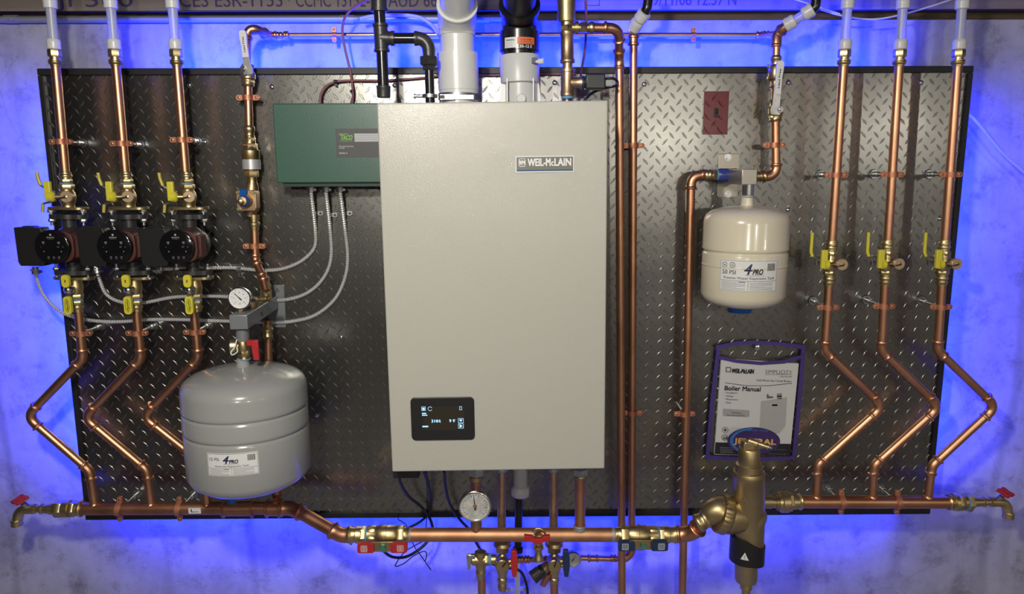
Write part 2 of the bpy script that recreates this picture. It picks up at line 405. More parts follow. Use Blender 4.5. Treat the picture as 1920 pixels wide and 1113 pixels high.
def lugs(mb, x0, x1, z0, z1, pitch, y, L=.0122, W_=.0032, H=.0010, m=1, skip=None):
    nx, nz = int((x1-x0)/pitch)+1, int((z1-z0)/pitch)+1
    for i in range(nx):
        for j in range(nz):
            for k in (0, 1):
                cx, cz = x0+pitch*(i+.5*k+.3), z0+pitch*(j+.5*k+.3)
                if cx > x1-.008 or cz > z1-.008 or cx < x0+.008 or cz < z0+.008: continue
                if skip and skip(cx, cz): continue
                a = math.radians(52 if k else -50); c, s = math.cos(a), math.sin(a); b = len(mb.v)
                for ku, kv, h in ((1, 1, 0), (.92, .76, H*.6), (.82, .50, H)):
                    for u, v in ((-L, 0), (-L*.45, -W_*.66), (0, -W_), (L*.45, -W_*.66), (L, 0), (L*.45, W_*.66), (0, W_), (-L*.45, W_*.66)):
                        u, v = u*ku, v*kv
                        mb.v.append(V((cx+u*c-v*s, y-h, cz+u*s+v*c)))
                for g in (0, 8):
                    for q in range(8):
                        q2 = (q+1) % 8; mb.f.append((b+g+q, b+g+q2, b+g+8+q2, b+g+8+q)); mb.m.append(m)
                mb.f.append(tuple(b+16+q for q in range(8))); mb.m.append(m)
pl = thing('diamond_plate_panel', 'large steel diamond plate panel framed in black, mounted behind all the pipes', 'metal panel', (0, 0, -HH))
b = MB(); b.box((0, .0015, 0), (HW*2, .003, HH*2)); lugs(b, -HW, HW, -HH, HH, .0343, 0)
b.build('plate', [platem, lugm], pl, flat_=True)
bk = MB(); bk.box((0, .0065, 0), (HW*2-.06, .007, HH*2-.06)); bk.build('backing_board', mat('backing', (.1, .1, .1), .8), pl)
tr = mat('black_trim', (.012, .012, .014), .5)
for s_, nm in ((1, 'top'), (-1, 'bottom')):
    b = MB(); b.box((0, -.002, s_*(HH+.001)), (HW*2+.016, .012, .017)); b.build('edge_trim', tr, pl, bevel=.0015)
for s_ in (1, -1):
    b = MB(); b.box((s_*(HW+.001), -.002, 0), (.014, .0118, HH*2-.017)); b.build('edge_trim', tr, pl, bevel=.0015)
for px, py in ((510,163),(1478,155),(1762,410),(1477,393),(640,632),(1575,818),(1718,836),(594,778),(384,266),(1208,158),(740,160),(1040,155),(1727,155),(355,160)):
    p = P(px, py, 0); b = MB(); b.rev(p, (0, -1, 0), [(0, .0065), (.001, .0065), (.0035, .0045), (.0042, .002)], 16); b.build('screw', chrome, pl)
# galvanised conduit lying on top of the concrete, under the sill
p0, p1 = P(-60, 37, -WY+.014), P(1000, 35, -WY+.014)
b = MB(); b.rev(p0, p1-p0, [(0, .0088), ((p1-p0).length, .0088)], 20); t = thing('metal_conduit', 'thin grey galvanised conduit running along the wooden sill at upper left', 'conduit', p0)
b.build('tube', galv, t)
for px in (22, 652, 905):
    p = P(px, 36, -WY+.014); b = MB(); b.rev(p-V((.018, 0, 0)), (1, 0, 0), [(0, .009), (0, .0108), (.036, .0108), (.036, .009)], 20); b.box(p+V((0, -.012, 0)), (.006, .004, .006)); b.build('connector', galv, t)
# LED strips stuck to the edge of the back of the plate
for a, c in (((-.95, 0, HH-.011), (1.0, 0, HH-.011)), ((-1.15, 0, -HH+.011), (1.12, 0, -HH+.011))):
    a, c = V(a), V(c); m_ = (a+c)/2; b = MB(); b.box(V((m_.x, .0045, m_.z)), ((c-a).length, .003, .008)); b.build('led_strip', ledm, pl)
for s_ in (-1, 1):
    b = MB(); b.box((s_*(HW-.011), .0045, 0), (.008, .003, 1.0)); b.build('led_strip', ledm, pl)
# ================================================================== REPEATED THINGS
DR = .10                                    # stand-off of the risers from the plate
RP = .0111                                  # 3/4 inch copper, outside radius
UP = V((0, 0, 1)); OUT = V((0, -1, 0)); RT = V((1, 0, 0))
WALL_D = 0.0
def make_clamp(label, loc, r=RP, back=DR, horizontal=False, group=None, n='pipe_clamp', rod=True):
    """two-ear strap around a pipe that runs along z, with a threaded stand-off behind it"""
    t = thing(n, label, 'pipe clamp', loc, group)
    k = r/RP; b = MB(); H = .0068
    for a0, sg in ((0, -1), (0, 1)):
        R = []
        for i in range(13):
            a = PI*i/12; c, s = math.cos(a), math.sin(a)*sg
            ri, ro = r+.0004, r+.0030
            R.append([(c*ri, s*ri, -H), (c*ro, s*ro, -H), (c*ro, s*ro, H), (c*ri, s*ri, H)])
        b.rings([[V(q) for q in x] for x in R])
    for sg in (-1, 1):
        o = rr(.020, H*2, .0062, 5, sg*(r+.0088), 0)
        b.prism(o, V((0, .003, 0)), RT, UP, .006)
    b.build('strap', strapm, t, world=False)
    for sg in (-1, 1):
        s = MB(); s.rev((sg*(r+.0115), -.003, 0), OUT, [(0, .0036), (.0012, .0034), (.002, .002)], 12); s.rev((sg*(r+.0115), -.0045, 0), OUT, [(0, .0014), (.0012, .0012)], 4); s.build('screw', copper_dull, t, world=False)
    if rod:
        s = MB(); s.hexa((0, r+.002, 0), (0, 1, 0), 0, .010, .0078); s.rev((0, r+.01, 0), (0, 1, 0), [(0, .0042), (back-r-.034, .0042)], 12)
        s.rev((0, back-.028, 0), (0, 1, 0), [(0, .0052), (.001, .0075), (.016, .0075), (.018, .0052), (.0225, .0052), (.0225, .0115), (.0272, .0135)], 18)
        s.build('standoff', steel, t, world=False)
    return t
def place_clamp(src, px, py, d, label, a=0, group=None): return dup(src, P(px, py, d), label, a, group)

def purge_cap(t, o, dr, off=1):
    o = V(o); dr = V(dr).normalized()
    b = MB(); b.rev(o, dr, [(-.02, .009), (.002, .009), (.004, .0145), (.013, .0148), (.0145, .0135), (.0145, .009)], 28); c = b.build('hose_cap', capm, t, world=False)
    e = MB(); e.rev(o+dr*.0146, dr, [(0, .0042), (.002, .0042), (.003, .002)], 14); e.build('cap_pin', brass, c, world=False)
    q = o+dr*.018; s = MB(); a = 2.4+off
    s.sweep(spline([q, q+V((math.cos(a)*.010, -.002, math.sin(a)*.010)), q+V((math.cos(a)*.019, .004, math.sin(a)*.019)), q+V((math.cos(a)*.022, .022, math.sin(a)*.02))], 4), .0015, 8); s.build('tether', rubber, t, world=False)
def lever(t, low):
    """vinyl-dipped steel lever on the left of a ball valve"""
    s = MB(); s.rev((-.012, 0, 0), (-1, 0, 0), [(0, .0065), (.012, .0065), (.012, .0045), (.026, .0045)], 14); s.hexa((-.034, 0, 0), (-1, 0, 0), 0, .006, .0075); s.build('stem', steel, t, world=False)
    pts = [(-.022, -.012, .012), (-.044, -.014, .019), (-.060, -.015, .030), (-.063, -.015, .060)] if low else [(-.022, -.012, .014), (-.050, -.014, .018), (-.0585, -.015, .022), (-.0585, -.015, .082)]
    p, _ = fillet(pts, .008)
    l = MB(); l.sweep(p, .0026, 10); L_ = l.build('lever', steel, t, world=False)
    g = MB(); k = 2 if low else 3
    gp = spline([V(pts[2])+V((.004, 0, -.002)), V(pts[2])+V((0, 0, .010)), V(pts[3])*.5+V(pts[2])*.5, pts[3]], 5); g.sweep(gp, .0042, 12); g.build('grip', yellowd if low else yellow, L_, world=False)
    if low:
        p, _ = fillet([(-.022, -.012, -.010), (-.045, -.014, -.016), (-.056, -.015, -.019), (-.058, -.015, -.040)], .007)
        l = MB(); l.sweep(p, .0026, 10); L2 = l.build('lever', steel, t, world=False)
        g = MB(); g.sweep(spline([p[-6], p[-1]], 3), .0040, 12); g.build('grip', yellowd, L2, world=False)
def tee_handle(t):
    b = MB(); b.box((-.030, -.030, .014), (.0165, .012, .049)); b.build('drain_handle', yellow, t, bevel=.003, world=False)
    b = MB(); b.rev((-.029, -.030, 0), (1, 0, 0), [(0, .013), (.010, .013), (.013, .010), (.015, .006)], 20); b.build('handle_hub', yellow, t, world=False)
    b = MB(); b.rev((-.016, -.028, 0), (.9, .2, 0), [(0, .006), (.016, .006)], 14); b.build('stem', brass, t, world=False)
def make_ball_valve(label, loc, flanged):
    t = thing('ball_valve', label, 'valve', loc)
    b = MB(); r = RP
    if flanged:   # body, flange plate underneath
        b.rev((0, 0, 0), UP, [(-.028, .0165), (-.022, .0150), (-.012, .0185), (0, .0205), (.010, .0185), (.014, .0155), (.018, .015)], 28)
        b.hexa((0, 0, 0), UP, .018, .031, .0185); b.build('body', brass, t, world=False)
        b = MB(); b.prism([(x, y) for x, y in rr(.098, .046, .020, 6)], (0, 0, -.034), RT, (0, 1, 0), .0075); b.build('flange', brass, t, world=False, bevel=.0012)
        b = MB(); b.rev((0, 0, 0), UP, [(.031, .0155), (.0345, .0155)], 24); b.build('sealant', tape, t, world=False)
        b = MB(); b.hexa((0, 0, 0), UP, .0345, .044, .0150); b.rev((0, 0, 0), UP, [(.044, .0125), (.049, .0125), (.049, .0150), (.052, .0158), (.055, .0150), (.0565, .0135), (.061, .0135), (.061, .0118)], 24); b.build('press_adapter', brass, t, world=False)
    else:
        b.rev((0, 0, 0), UP, [(-.024, .015), (-.020, .0152), (-.014, .0180), (0, .0195), (.012, .0175), (.018, .0150), (.024, .0150)], 28)
        b.hexa((0, 0, 0), UP, .019, .031, .0172); b.hexa((0, 0, 0), UP, -.031, -.020, .0172)
        b.build('body', brass, t, world=False)
        for s_ in (1, -1):
            b = MB(); b.rev((0, 0, 0), UP*s_, [(.031, .0135), (.038, .0135), (.038, .0150), (.041, .0158), (.044, .0150), (.0455, .0128), (.049, .0128), (.049, .0148), (.052, .0152), (.055, .0138), (.058, .0134), (.060, .0134), (.060, .0116)], 24); b.build('press_end', brass, t, world=False)
    lever(t, flanged); tee_handle(t)
    purge_cap(t, (.015, -.022, 0), (.10, -.99, .02)); b = MB(); b.rev((.004, 0, 0), (.45, -.9, 0), [(0, .012), (.018, .0115)], 18); b.build('side_port', brass, t, world=False)
    return t
def make_lower_valve(label, loc):
    t = thing('ball_valve', label, 'valve', loc)
    b = MB(); b.prism(rr(.098, .046, .020, 6), (0, 0, -.004), RT, (0, 1, 0), .0075); b.build('flange', brass, t, world=False, bevel=.0012)
    b = MB(); b.rev((0, 0, 0), UP, [(-.044, .0155), (-.038, .0165), (-.030, .0185), (-.022, .0185), (-.012, .0160), (-.004, .0160)], 28); b.hexa((0, 0, 0), UP, -.056, -.043, .0170); b.build('body', brass, t, world=False)
    b = MB(); b.rev((0, 0, 0), UP, [(-.0605, .0150), (-.056, .0150)], 24); b.build('sealant', tape, t, world=False)
    b = MB(); b.hexa((0, 0, 0), UP, -.071, -.0605, .0148); b.rev((0, 0, 0), UP*-1, [(.071, .0125), (.075, .0125), (.075, .0150), (.078, .0158), (.081, .0150), (.0825, .0128), (.090, .0128), (.090, .0118)], 24); b.build('press_adapter', brass, t, world=False)
    b = MB(); b.rev((0, 0, -.027), OUT, [(.012, .009), (.030, .009), (.030, .0125), (.036, .0118), (.041, .0075), (.044, .003)], 18); b.build('handle_nut', chrome, t, world=False)
    b = MB(); b.box((0, -.037, -.030), (.012, .003, .050)); h = b.build('handle', steel, t, world=False)
    for z0, hh, g in ((-.003, .032, 'X'), (-.066, .046, 'A')):
        b = MB(); b.prism(rr(.0195, hh, .008, 6), (0, -.036, z0), RT, UP, .009, 0)
        f = plane_fn((0, -.0452, z0), RT, UP, OUT)
        if g == 'X':
            for s_ in (-1, 1):
                b.text('v', f, 0, -.001 if s_ > 0 else .001, .007, m=1, align='C', bold=.02, rot=0 if s_ > 0 else PI)
        else:
            oo = ell(.0058, .017, 24); ii = ell(.0049, .0158, 24)
            for i in range(24):
                j = (i+1) % 24; b.flat([oo[i], oo[j], ii[j], ii[i]], f, .0003, 1)
            b.text('Apollo', f, .0022, -.013, .0045, width=.026, m=1, rot=PI/2, bold=.02)
        b.build('grip', [yellow, ink], h, world=False)
    return t
def make_pump(label, loc):
    t = thing('circulator_pump', label, 'pump', loc)
    b = MB(); b.rev((0, 0, 0), UP, [(-.078, .028), (-.0665, .028), (-.0665, .0165), (-.045, .0165), (-.040, .024), (-.030, .030), (.030, .030), (.040, .024), (.045, .0165), (.0665, .0165), (.0665, .028), (.078, .028)], 28)
    for s_ in (-1, 1): b.prism(rr(.094, .040, .018, 6), (0, 0, .0665 if s_ > 0 else -.078), RT, (0, 1, 0), .0112)
    b.rev((0, .028, 0), OUT, [(0, .036), (.012, .044), (.040, .044), (.046, .040)], 32); b.build('volute', iron, t, world=False)
    for s_ in (1, -1):
        for x in (-.039, .041):
            q = MB()
            q.hexa((x, -.008, s_*.0855), UP*s_, 0, .006, .0085); q.rev((x, -.008, s_*.0855), UP*s_, [(-.003, .0098), (0, .0098)], 18)
            q.hexa((x, -.008, s_*.0665), UP*-s_, 0, .008, .0085); q.rev((x, -.008, s_*.0855), UP*-s_, [(0, .004), (.036, .004)], 12); q.build('flange_bolt', steel, t, world=False)
    b = MB()
    outl = []
    for i in range(48):
        a = 2*PI*i/48; rr_ = .0425+.0032*math.cos(4*a)*-1
        outl.append((rr_*math.cos(a), rr_*math.sin(a)))
    b.prism(outl, (0, -.018, 0), RT, UP, .042); b.box((.038, -.032, 0), (.016, .034, .056)); b.build('motor_housing', maroon, t, world=False, bevel=.002)
    b = MB(); f = plane_fn((-.006, -.0755, .001), RT, UP, OUT)
    b.rev((-.006, -.056, .001), OUT, [(0, .041), (.014, .0435), (.018, .0425), (.0195, .040)], 44)
    b.text('GRUNDFOS', f, 0, .0228, .0026, width=.019, align='C', m=1, bold=.01); b.text('ALPHA 2', f, 0, .0195, .0018, width=.016, align='C', m=2)
    for k in range(3): b.flat(rr(.0009, .006, .0003, 2, 0, .0305), lambda x, y, o, k=k: f(x*math.cos(k*PI/3)-(y-.0305)*math.sin(k*PI/3), .0305+x*math.sin(k*PI/3)+(y-.0305)*math.cos(k*PI/3), o), .0003, 1)
    for x in (-.019, .019):
        for q in range(3): b.rect(f, x-.003, .009+q*.0018, x+.003, .0101+q*.0018, .0003, 2)
        b.rect(f, x-.001, .0068, x+.001, .0078, .0003, 2)
    b.text('<', f, -.019, -.0135, .0045, m=1, align='C'); b.text('>', f, .024, -.0135, .0045, m=1, align='C')
    b.text('=', f, -.0255, -.0015, .003, m=2, align='C'); b.text('ll', f, .0285, -.001, .003, m=2, align='C', bold=.02); b.text('8.8', f, .017, -.001, .0032, m=2, align='C')
    for x in (-.009, .004, .017): b.frame(f, x-.0022, -.0275, x+.0022, -.0235, .0007, .0003, 2); b.rect(f, x-.002, -.030, x+.002, -.0293, .0003, 2)
    b.build('control_face', [blackg, mat('print_white', (.6, .6, .6), .5), mat('print_grey', (.22, .22, .22), .5)], t, world=False)
    b = MB(); b.prism([(-.105, -.040), (-.100, -.050), (-.042, -.050), (-.034, -.030), (-.034, .030), (-.042, .047), (-.108, .047)], (0, -.020, 0), RT, UP, .036)
    b.prism([(-.096, .046), (-.090, .050), (-.064, .050), (-.058, .046)], (0, -.026, 0), RT, UP, .022)
    b.build('terminal_box', blackp, t, world=False, bevel=.0035)
    return t
def make_pex(label, loc):
    """white expansion tube standing on a brass adapter, local z=0 at the top of the copper"""
    t = thing('pex_tube', label, 'water tube', loc)
    b = MB(); b.sweep(spline([(0, 0, .030), (0, 0, .070), (0, 0, .100), (0, -.004, .142), (0, -.006, .165)], 6), [.0138, .0128, .0118, .0112, .0110, .0110, .011]+[.0112]*10+[.0122]*8, 20) if False else None
    pts = spline([(0, 0, .030), (0, 0, .060), (0, 0, .100), (0, 0, .135), (0, 0, .152)], 6)
    b.sweep(pts, [.0130-.0018*math.sin(PI*i/(len(pts)-1)) for i in range(len(pts))], 20); b.build('tube', pexm, t, world=False)
    for z0 in (.032, .128):
        b = MB(); b.rev((0, 0, z0), UP, [(0, .0138), (.001, .0155), (.006, .0163), (.010, .0155), (.015, .0163), (.021, .0160), (.0245, .0135)], 24); b.build('sleeve', pexr, t, world=False)
    b = MB(); b.hexa((0, 0, 0), UP, .014, .0315, .0158); b.rev((0, 0, 0), UP, [(-.009, .0121), (-.004, .0128), (-.004, .0140), (.0, .0165), (.002, .0165), (.003, .0140), (.0045, .0162), (.0065, .0162), (.008, .0120), (.014, .0120)], 24); b.build('brass_adapter', brass, t, world=False)
    pth, _ = fillet([(0, 0, .150), (0, 0, .183), (-.02, -.03, .25), (-.04, -.04, .40)], .03)
    b = MB(); b.sweep(pth, .0115, 18); b.build('upper_bend', pexm, t, world=False)
    return t
# ================================================================== LEFT GROUP
words = ['leftmost', 'middle', 'right']
LT = [((104, 118), (122, 322)), ((217, 118), (235, 322)), ((331.5, 118), (347.5, 322))]
LV = [(126.5, 368), (240, 368), (353, 368)]
LP = [(133.5, 458), (246, 458), (358.5, 458)]
LL = [(140.5, 520), (251, 520), (364, 520)]
ZZ = [[(147, 583), (155, 672), (51, 780), (168, 882), (177, 944)], [(256, 583), (264, 672), (158, 782), (275, 880), (283, 944)], [(363.5, 583), (372, 672), (268, 780), (380, 868), (388, 944)]]
pump0 = valve0 = low0 = pex0 = clamp0 = None
lab = ['above the leftmost pump', 'above the middle pump', 'above the pump nearest the grey tank']
lab2 = ['under the leftmost pump', 'under the middle pump', 'under the pump nearest the grey tank']
for i in range(3):
    a, c = P(*LT[i][0], DR), P(*LT[i][1], DR); tl = lean(a, c)
    pipe_run('copper_pipe', 'straight copper riser rising '+lab[i]+', topped by a white tube', 'pipe', [c, a], RP, group='copper risers on the left')
    L_ = 'white plastic tube on the riser '+lab[i]
    if not pex0: pex0 = make_pex(L_, a); pex0.rotation_euler.y = tl; pex0['group'] = 'white tubes at upper left'
    else: dup(pex0, a, L_, tl)
    v = P(*LV[i], DR); L_ = 'brass flanged valve with yellow handles '+lab[i]
    if not valve0: valve0 = make_ball_valve(L_, v, True); valve0.rotation_euler.y = tl; valve0['group'] = 'yellow-handled valves above the pumps'
    else: dup(valve0, v, L_, tl)
    v = P(*LP[i], DR); L_ = ['black and maroon circulator pump, leftmost of three, hanging over the blue glow', 'black and maroon circulator pump in the middle of three', 'black and maroon circulator pump nearest the gauge and grey tank'][i]
    if not pump0: pump0 = make_pump(L_, v); pump0.rotation_euler.y = tl; pump0['group'] = 'circulator pumps'
    else: dup(pump0, v, L_, tl)
    v = P(*LL[i], DR); L_ = 'brass valve with two yellow grips '+lab2[i]
    if not low0: low0 = make_lower_valve(L_, v); low0.rotation_euler.y = tl; low0['group'] = 'yellow-gripped valves under the pumps'
    else: dup(low0, v, L_, tl)
    t = pipe_run('copper_pipe', 'zigzag copper pipe from the valve '+lab2[i], 'pipe', [P(x, y, DR) for x, y in ZZ[i]], RP, .026, group='zigzag copper pipes on the left')
    q = P(*ZZ[i][-1], DR); b = MB(); b.rev(q, UP, [(-.004, RP*1.25), (0, RP*1.22), (.003, RP)], 20); b.build('saddle_joint', copper, t)
for k, (px, py, s_) in enumerate([(114.6, 265.5, 'leftmost left riser near the plate edge'), (228, 269, 'second riser from the left'), (341, 262, 'third riser from the left'), (152, 624.7, 'pipe below the leftmost pump'), (257, 624, 'pipe below the middle pump'), (365, 622, 'pipe below the third pump')]):
    L_ = 'copper two-ear clamp with steel stand-off on the '+s_
    if not clamp0: clamp0 = make_clamp(L_, P(px, py, DR), group='clamps on the pipes')
    else: place_clamp(clamp0, px, py, DR, L_)
# ---- left manifold
RM = .0178
mz = 953
def drain_valve(name, label, pa, s_, d, hpx):
    """boiler drain: brass body going out by s_, spout turned down, red handle"""
    t = thing(name, label, 'drain valve', pa); A = V(pa); D = V((s_, 0, 0))
    b = MB(); b.rev(A, D, [(0, .013), (.012, .013), (.012, .011), (.020, .011), (.022, .0145), (.026, .0145), (.028, .010), (.040, .010), (.042, .014), (.052, .014)], 20)
    pth, _ = fillet([A+D*.05, A+D*.086, A+D*.094+V((0, -.004, -.040))], .024); b.sweep(pth, [.0135]*(len(pth)-1)+[.0125], 18)
    e = pth[-1]; b.rev(e+V((0, 0, .012)), (0, 0, -1), [(0, .0145), (.004, .0158), (.008, .0145), (.012, .0152), (.018, .0150), (.018, .009)], 20); b.build('body', brass, t)
    b = MB(); c = A+D*.058; b.rev(c, (s_*.28, -.42, .86), [(.010, .008), (.026, .008), (.028, .004), (.036, .004)], 16); b.build('stem', steel, t)
    b = MB(); ax = V((s_*.28, -.42, .86)).normalized(); h = c+ax*.036; d_, u, w_ = ortho(ax); outl = []
    for i in range(40):
        a = 2*PI*i/40; r_ = .0155+.0035*math.cos(4*a); outl.append((r_*1.35*math.cos(a), r_*.9*math.sin(a)))
    uu = (V((s_, 0, -.35))-ax*V((s_, 0, -.35)).dot(ax)).normalized(); b.prism(outl, h, uu, ax.cross(uu), .009); b.rev(h+ax*.004, ax, [(0, .006), (.008, .005)], 12, 0); b.build('handle', redp, t, bevel=.001)
    return t
A, B, Cc, Dd = P(128, mz, DR), P(548, mz-1, DR), P(640, 1003, DR+.06), P(676, 1003, DR+.06)
t = thing('manifold_pipe', 'long horizontal copper manifold pipe at lower left under the zigzag pipes and grey tank', 'pipe', A)
pth, arcs = fillet([A, B, Cc, Dd], .045); MB().sweep(pth, RM, 24).build('pipe', copper_dull, t)
for a in arcs: e = MB(); press_elbow(e, a, RM, .02); e.build('elbow', copper_dull, t)
for x, L_ in ((447, .085), (513, .04)):
    b = MB(); coupling(b, P(x, mz, DR), RT, RM, L_); b.build('coupling', copper_dull, t)
b = MB(); b.box(P(365, 957, DR+RM+.0012), (.034, .0006, .0165)); f = FRONT(P(365, 957, DR+RM+.0016)); b.text('L...', f, 0, -.004, .009, width=.02, align='C', m=1, bold=.03); b.build('sticker', [white, ink], t)
t = thing('pipe_union', 'brass union coupling on the left end of the lower left manifold pipe', 'fitting', P(128, mz, DR))
b = MB(); o = P(155, mz, DR); b.rev(o, (-1, 0, 0), [(0, RM+.0005), (0, .0215), (.003, .0235), (.007, .0215), (.009, .0195), (.018, .0205)], 24); b.hexa(o, (-1, 0, 0), .018, .034, .0225)
b.rev(o, (-1, 0, 0), [(.034, .0235), (.05, .0235)], 24); b.build('body', brass, t); b = MB(); b.rev(o, (-1, 0, 0), [(.05, .0215), (.053, .0215)], 24); b.build('sealant', tape, t); b = MB(); b.hexa(o, (-1, 0, 0), .053, .076, .0235); b.rev(o, (-1, 0, 0), [(.076, .016), (.088, .016)], 20); b.build('nut', brass, t)
q = P(155, mz, DR)+V((-.088, 0, 0)); drain_valve('drain_valve', 'brass drain valve with red handle and spout at far left', q, -1, DR, None)
clampM = make_clamp('copper strap clamp on the left manifold, left of the white sticker, nearest the leftmost riser', P(225, mz, DR), r=RM, group='clamps on the pipes')
clampM.rotation_euler.y = PI/2+.08
dup(clampM, P(337, mz, DR), 'copper strap clamp on the left manifold, touching the white sticker', PI/2+.05)
# ================================================================== RIGHT GROUP
RU = [((1582, 118), (1560, 450)), ((1686, 118), (1665, 450)), ((1796, 118), (1772, 450))]
RC = [(1557, 493), (1662, 492), (1768, 492)]
RZ = [[(1554.5, 532), (1546.5, 657), (1656, 761), (1533, 872), (1531, 930)], [(1659, 532), (1652.5, 657), (1761.5, 762), (1639, 872), (1636, 930)], [(1766, 532), (1758, 656), (1867, 762), (1748, 872), (1740, 930)]]
rl = ['of the run nearest the hanging manual', 'of the middle run on the right', 'of the rightmost run']
for i in range(3):
    a, c = P(*RU[i][0], DR), P(*RU[i][1], DR); tl = lean(a, c)
    pipe_run('copper_pipe', 'straight upper copper riser '+rl[i], 'pipe', [c, a], RP, group='copper risers on the right')
    dup(pex0, a, 'white plastic tube with brass adapter '+rl[i], tl, 'white tubes at upper right')
    dup(valve1, P(*RC[i], DR), 'brass ball valve with yellow lever '+rl[i], tl) if i else None
    if i == 0:
        valve1 = make_ball_valve('brass ball valve with yellow lever '+rl[0], P(*RC[0], DR), False); valve1.rotation_euler.y = tl; valve1['group'] = 'yellow-lever valves on the right'
    t = pipe_run('copper_pipe', 'zigzag lower copper pipe '+rl[i], 'pipe', [P(x, y, DR) for x, y in RZ[i]], RP, .026, group='zigzag copper pipes on the right')
    q = P(*RZ[i][-1], DR); b = MB(); b.rev(q, UP, [(-.004, RP*1.25), (0, RP*1.22), (.003, RP)], 20); b.build('saddle_joint', copper, t)
for px, py, s_ in [(1567.6, 328, 'above the yellow lever '+rl[0]), (1672.7, 327, 'above the yellow lever '+rl[1]), (1782, 327, 'above the yellow lever '+rl[2]), (1552, 575.5, 'below the yellow lever '+rl[0]), (1657, 573.6, 'below the yellow lever '+rl[1]), (1764, 575, 'below the yellow lever '+rl[2])]:
    place_clamp(clamp0, px, py, DR, 'copper clamp '+s_)
my = 940
A, B = P(1488, my, DR), P(1782, my+1, DR)
t = thing('manifold_pipe', 'long horizontal copper manifold pipe at lower right under the zigzag pipes', 'pipe', A)
MB().sweep([A, B], RM, 24).build('pipe', copper, t)
dup(clampM, P(1577, my, DR), 'copper strap clamp on the right manifold, nearest the hanging manual', PI/2-.05)
dup(clampM, P(1682, my, DR), 'copper strap clamp on the right manifold, nearest the right end', PI/2-.04)
t = thing('pipe_union', 'brass union coupling between the large air separator and the right manifold pipe', 'fitting', P(1500, my, DR))
o = P(1502, my, DR); b = MB(); D = (-1, 0, 0)
b.rev(o, D, [(0, RM+.0005), (0, .0215), (.003, .0235), (.007, .0215), (.009, .0195), (.015, .0195), (.015, .0215), (.030, .0215)], 24); b.build('press_end', brass, t)
b = MB(); b.hexa(o, D, .026, .036, .0265); b.rev(o, D, [(.036, .0275), (.038, .0295), (.056, .0295), (.058, .0265), (.066, .0245), (.066, .0205), (.072, .0205)], 28); b.build('nut', brass, t)
b = MB(); b.rev(o, D, [(.072, .0165), (.085, .0165), (.087, .0185), (.10, .0185)], 24); b.build('tail_piece', brass, t)
o = P(1776, my+1, DR); t = thing('pipe_union', 'brass reducing union on the right end of the right manifold pipe', 'fitting', o); D = (1, 0, 0)
b = MB(); b.rev(o, D, [(0, RM+.0005), (0, .0205), (.003, .0225), (.006, .0205), (.014, .0195), (.016, .0235), (.026, .0245)], 24); b.hexa(o, D, .026, .042, .0235); b.rev(o, D, [(.042, .0215), (.05, .0215)], 24); b.build('body', brass, t)
b = MB(); b.rev(o, D, [(.05, .0235), (.053, .0235)], 24); b.build('sealant', tape, t); b = MB(); b.hexa(o, D, .053, .066, .0265); b.rev(o, D, [(.066, .014), (.078, .014)], 20); b.build('nut', brass, t)
drain_valve('drain_valve', 'brass drain valve with red handle and spout at far right', o+V((.078, 0, 0)), 1, DR, None)
# ---- white tube stubs + cord at upper right
def tube_thing(name, label, cat, pts, r, m, k=8, part='tube', n=14, group=None):
    t = thing(name, label, cat, pts[0], group); MB().sweep(spline(pts, k), r, n).build(part, m, t); return t
tube_thing('plastic_tube', 'thin translucent tube hanging diagonally on the concrete at far right', 'tube', [P(1808, 205, -.02), P(1835, 232, -.015), P(1878, 285, -.01), P(1935, 335, 0)], .0045, pexm)
tube_thing('cord', 'thin cord sagging between the white tubes at upper right', 'cord', [P(1540, 18, .0), P(1578, 29, .02), P(1635, 36, .01), P(1695, 26, .01), P(1775, 2, 0), P(1800, -10, 0)], .0022, whitep)
tube_thing('cord', 'faint cord running above the thick white tube at upper right', 'cord', [P(1480, -4, .0), P(1520, 8, .0), P(1575, 26, -.01)], .0018, whitep)
# ---- cold inlet column with white lever at x 1455
dx = .06
def brass_col(t, pts, name='body', m=brass, n=24):
    """pts: list of (pixel y, radius, kind) along a vertical line"""
    pass
def px_h(x, y0, y1, d): return (P(x, y0, d)-P(x, y1, d)).z
r2 = .0111
t = pipe_run('copper_pipe', 'short copper pipe stub above the valve with long white lever at right', 'pipe', [P(1456, 112, dx), P(1456, 72, dx), P(1440, 64, 0), P(1420, 65.5, -.03)], .0095, .012) if False else None
t = thing('copper_pipe', 'short vertical copper pipe joining the black elbow tube to the right-hand white-lever valve', 'pipe', P(1455, 110, dx))
b = MB(); b.sweep([P(1455, 112, dx), P(1456, 72, dx)], .0098, 20); b.build('pipe', copper, t)
b = MB(); b.rev(P(1455, 88, dx), UP, collar_prof(.0098, .02), 20); b.rev(P(1455.5, 82, dx), (0, 0, 1), [(0, .0135), (.018, .0125), (.026, .009)], 20); b.build('coupling', copper, t)
b = MB(); b.sweep(spline([P(1456, 73, dx), P(1460, 62, dx), P(1468, 54, dx+.01), P(1480, 45, dx+.02)], 5), .0125, 18); b.rev(P(1462, 60, dx), (P(1475, 48, dx)-P(1462, 60, dx)), [(0, .0145), (.006, .0165), (.012, .0145)], 20); b.build('tee', copper, t)
def thick_tube(label, pts, r, blk):
    t = thing('plastic_tube', label, 'tube', pts[0]); b = MB(); q = spline(pts, 6); b.sweep(q, r, 20); b.build('tube', pexm, t)
    for a, c in ((q[0], q[1]), (q[-1], q[-2])):
        d = (c-a).normalized(); b = MB(); b.rev(a, d, [(-.004, r*1.05), (-.003, r*1.42), (.004, r*1.5), (.010, r*1.38), (.015, r*1.5), (.022, r*1.3), (.023, r)], 24); b.build('sleeve', pexr, t)
    b = MB(); p, _ = fillet(blk, .02); b.sweep(p, r*.98, 20); b.build('elbow', abs_, t); return t
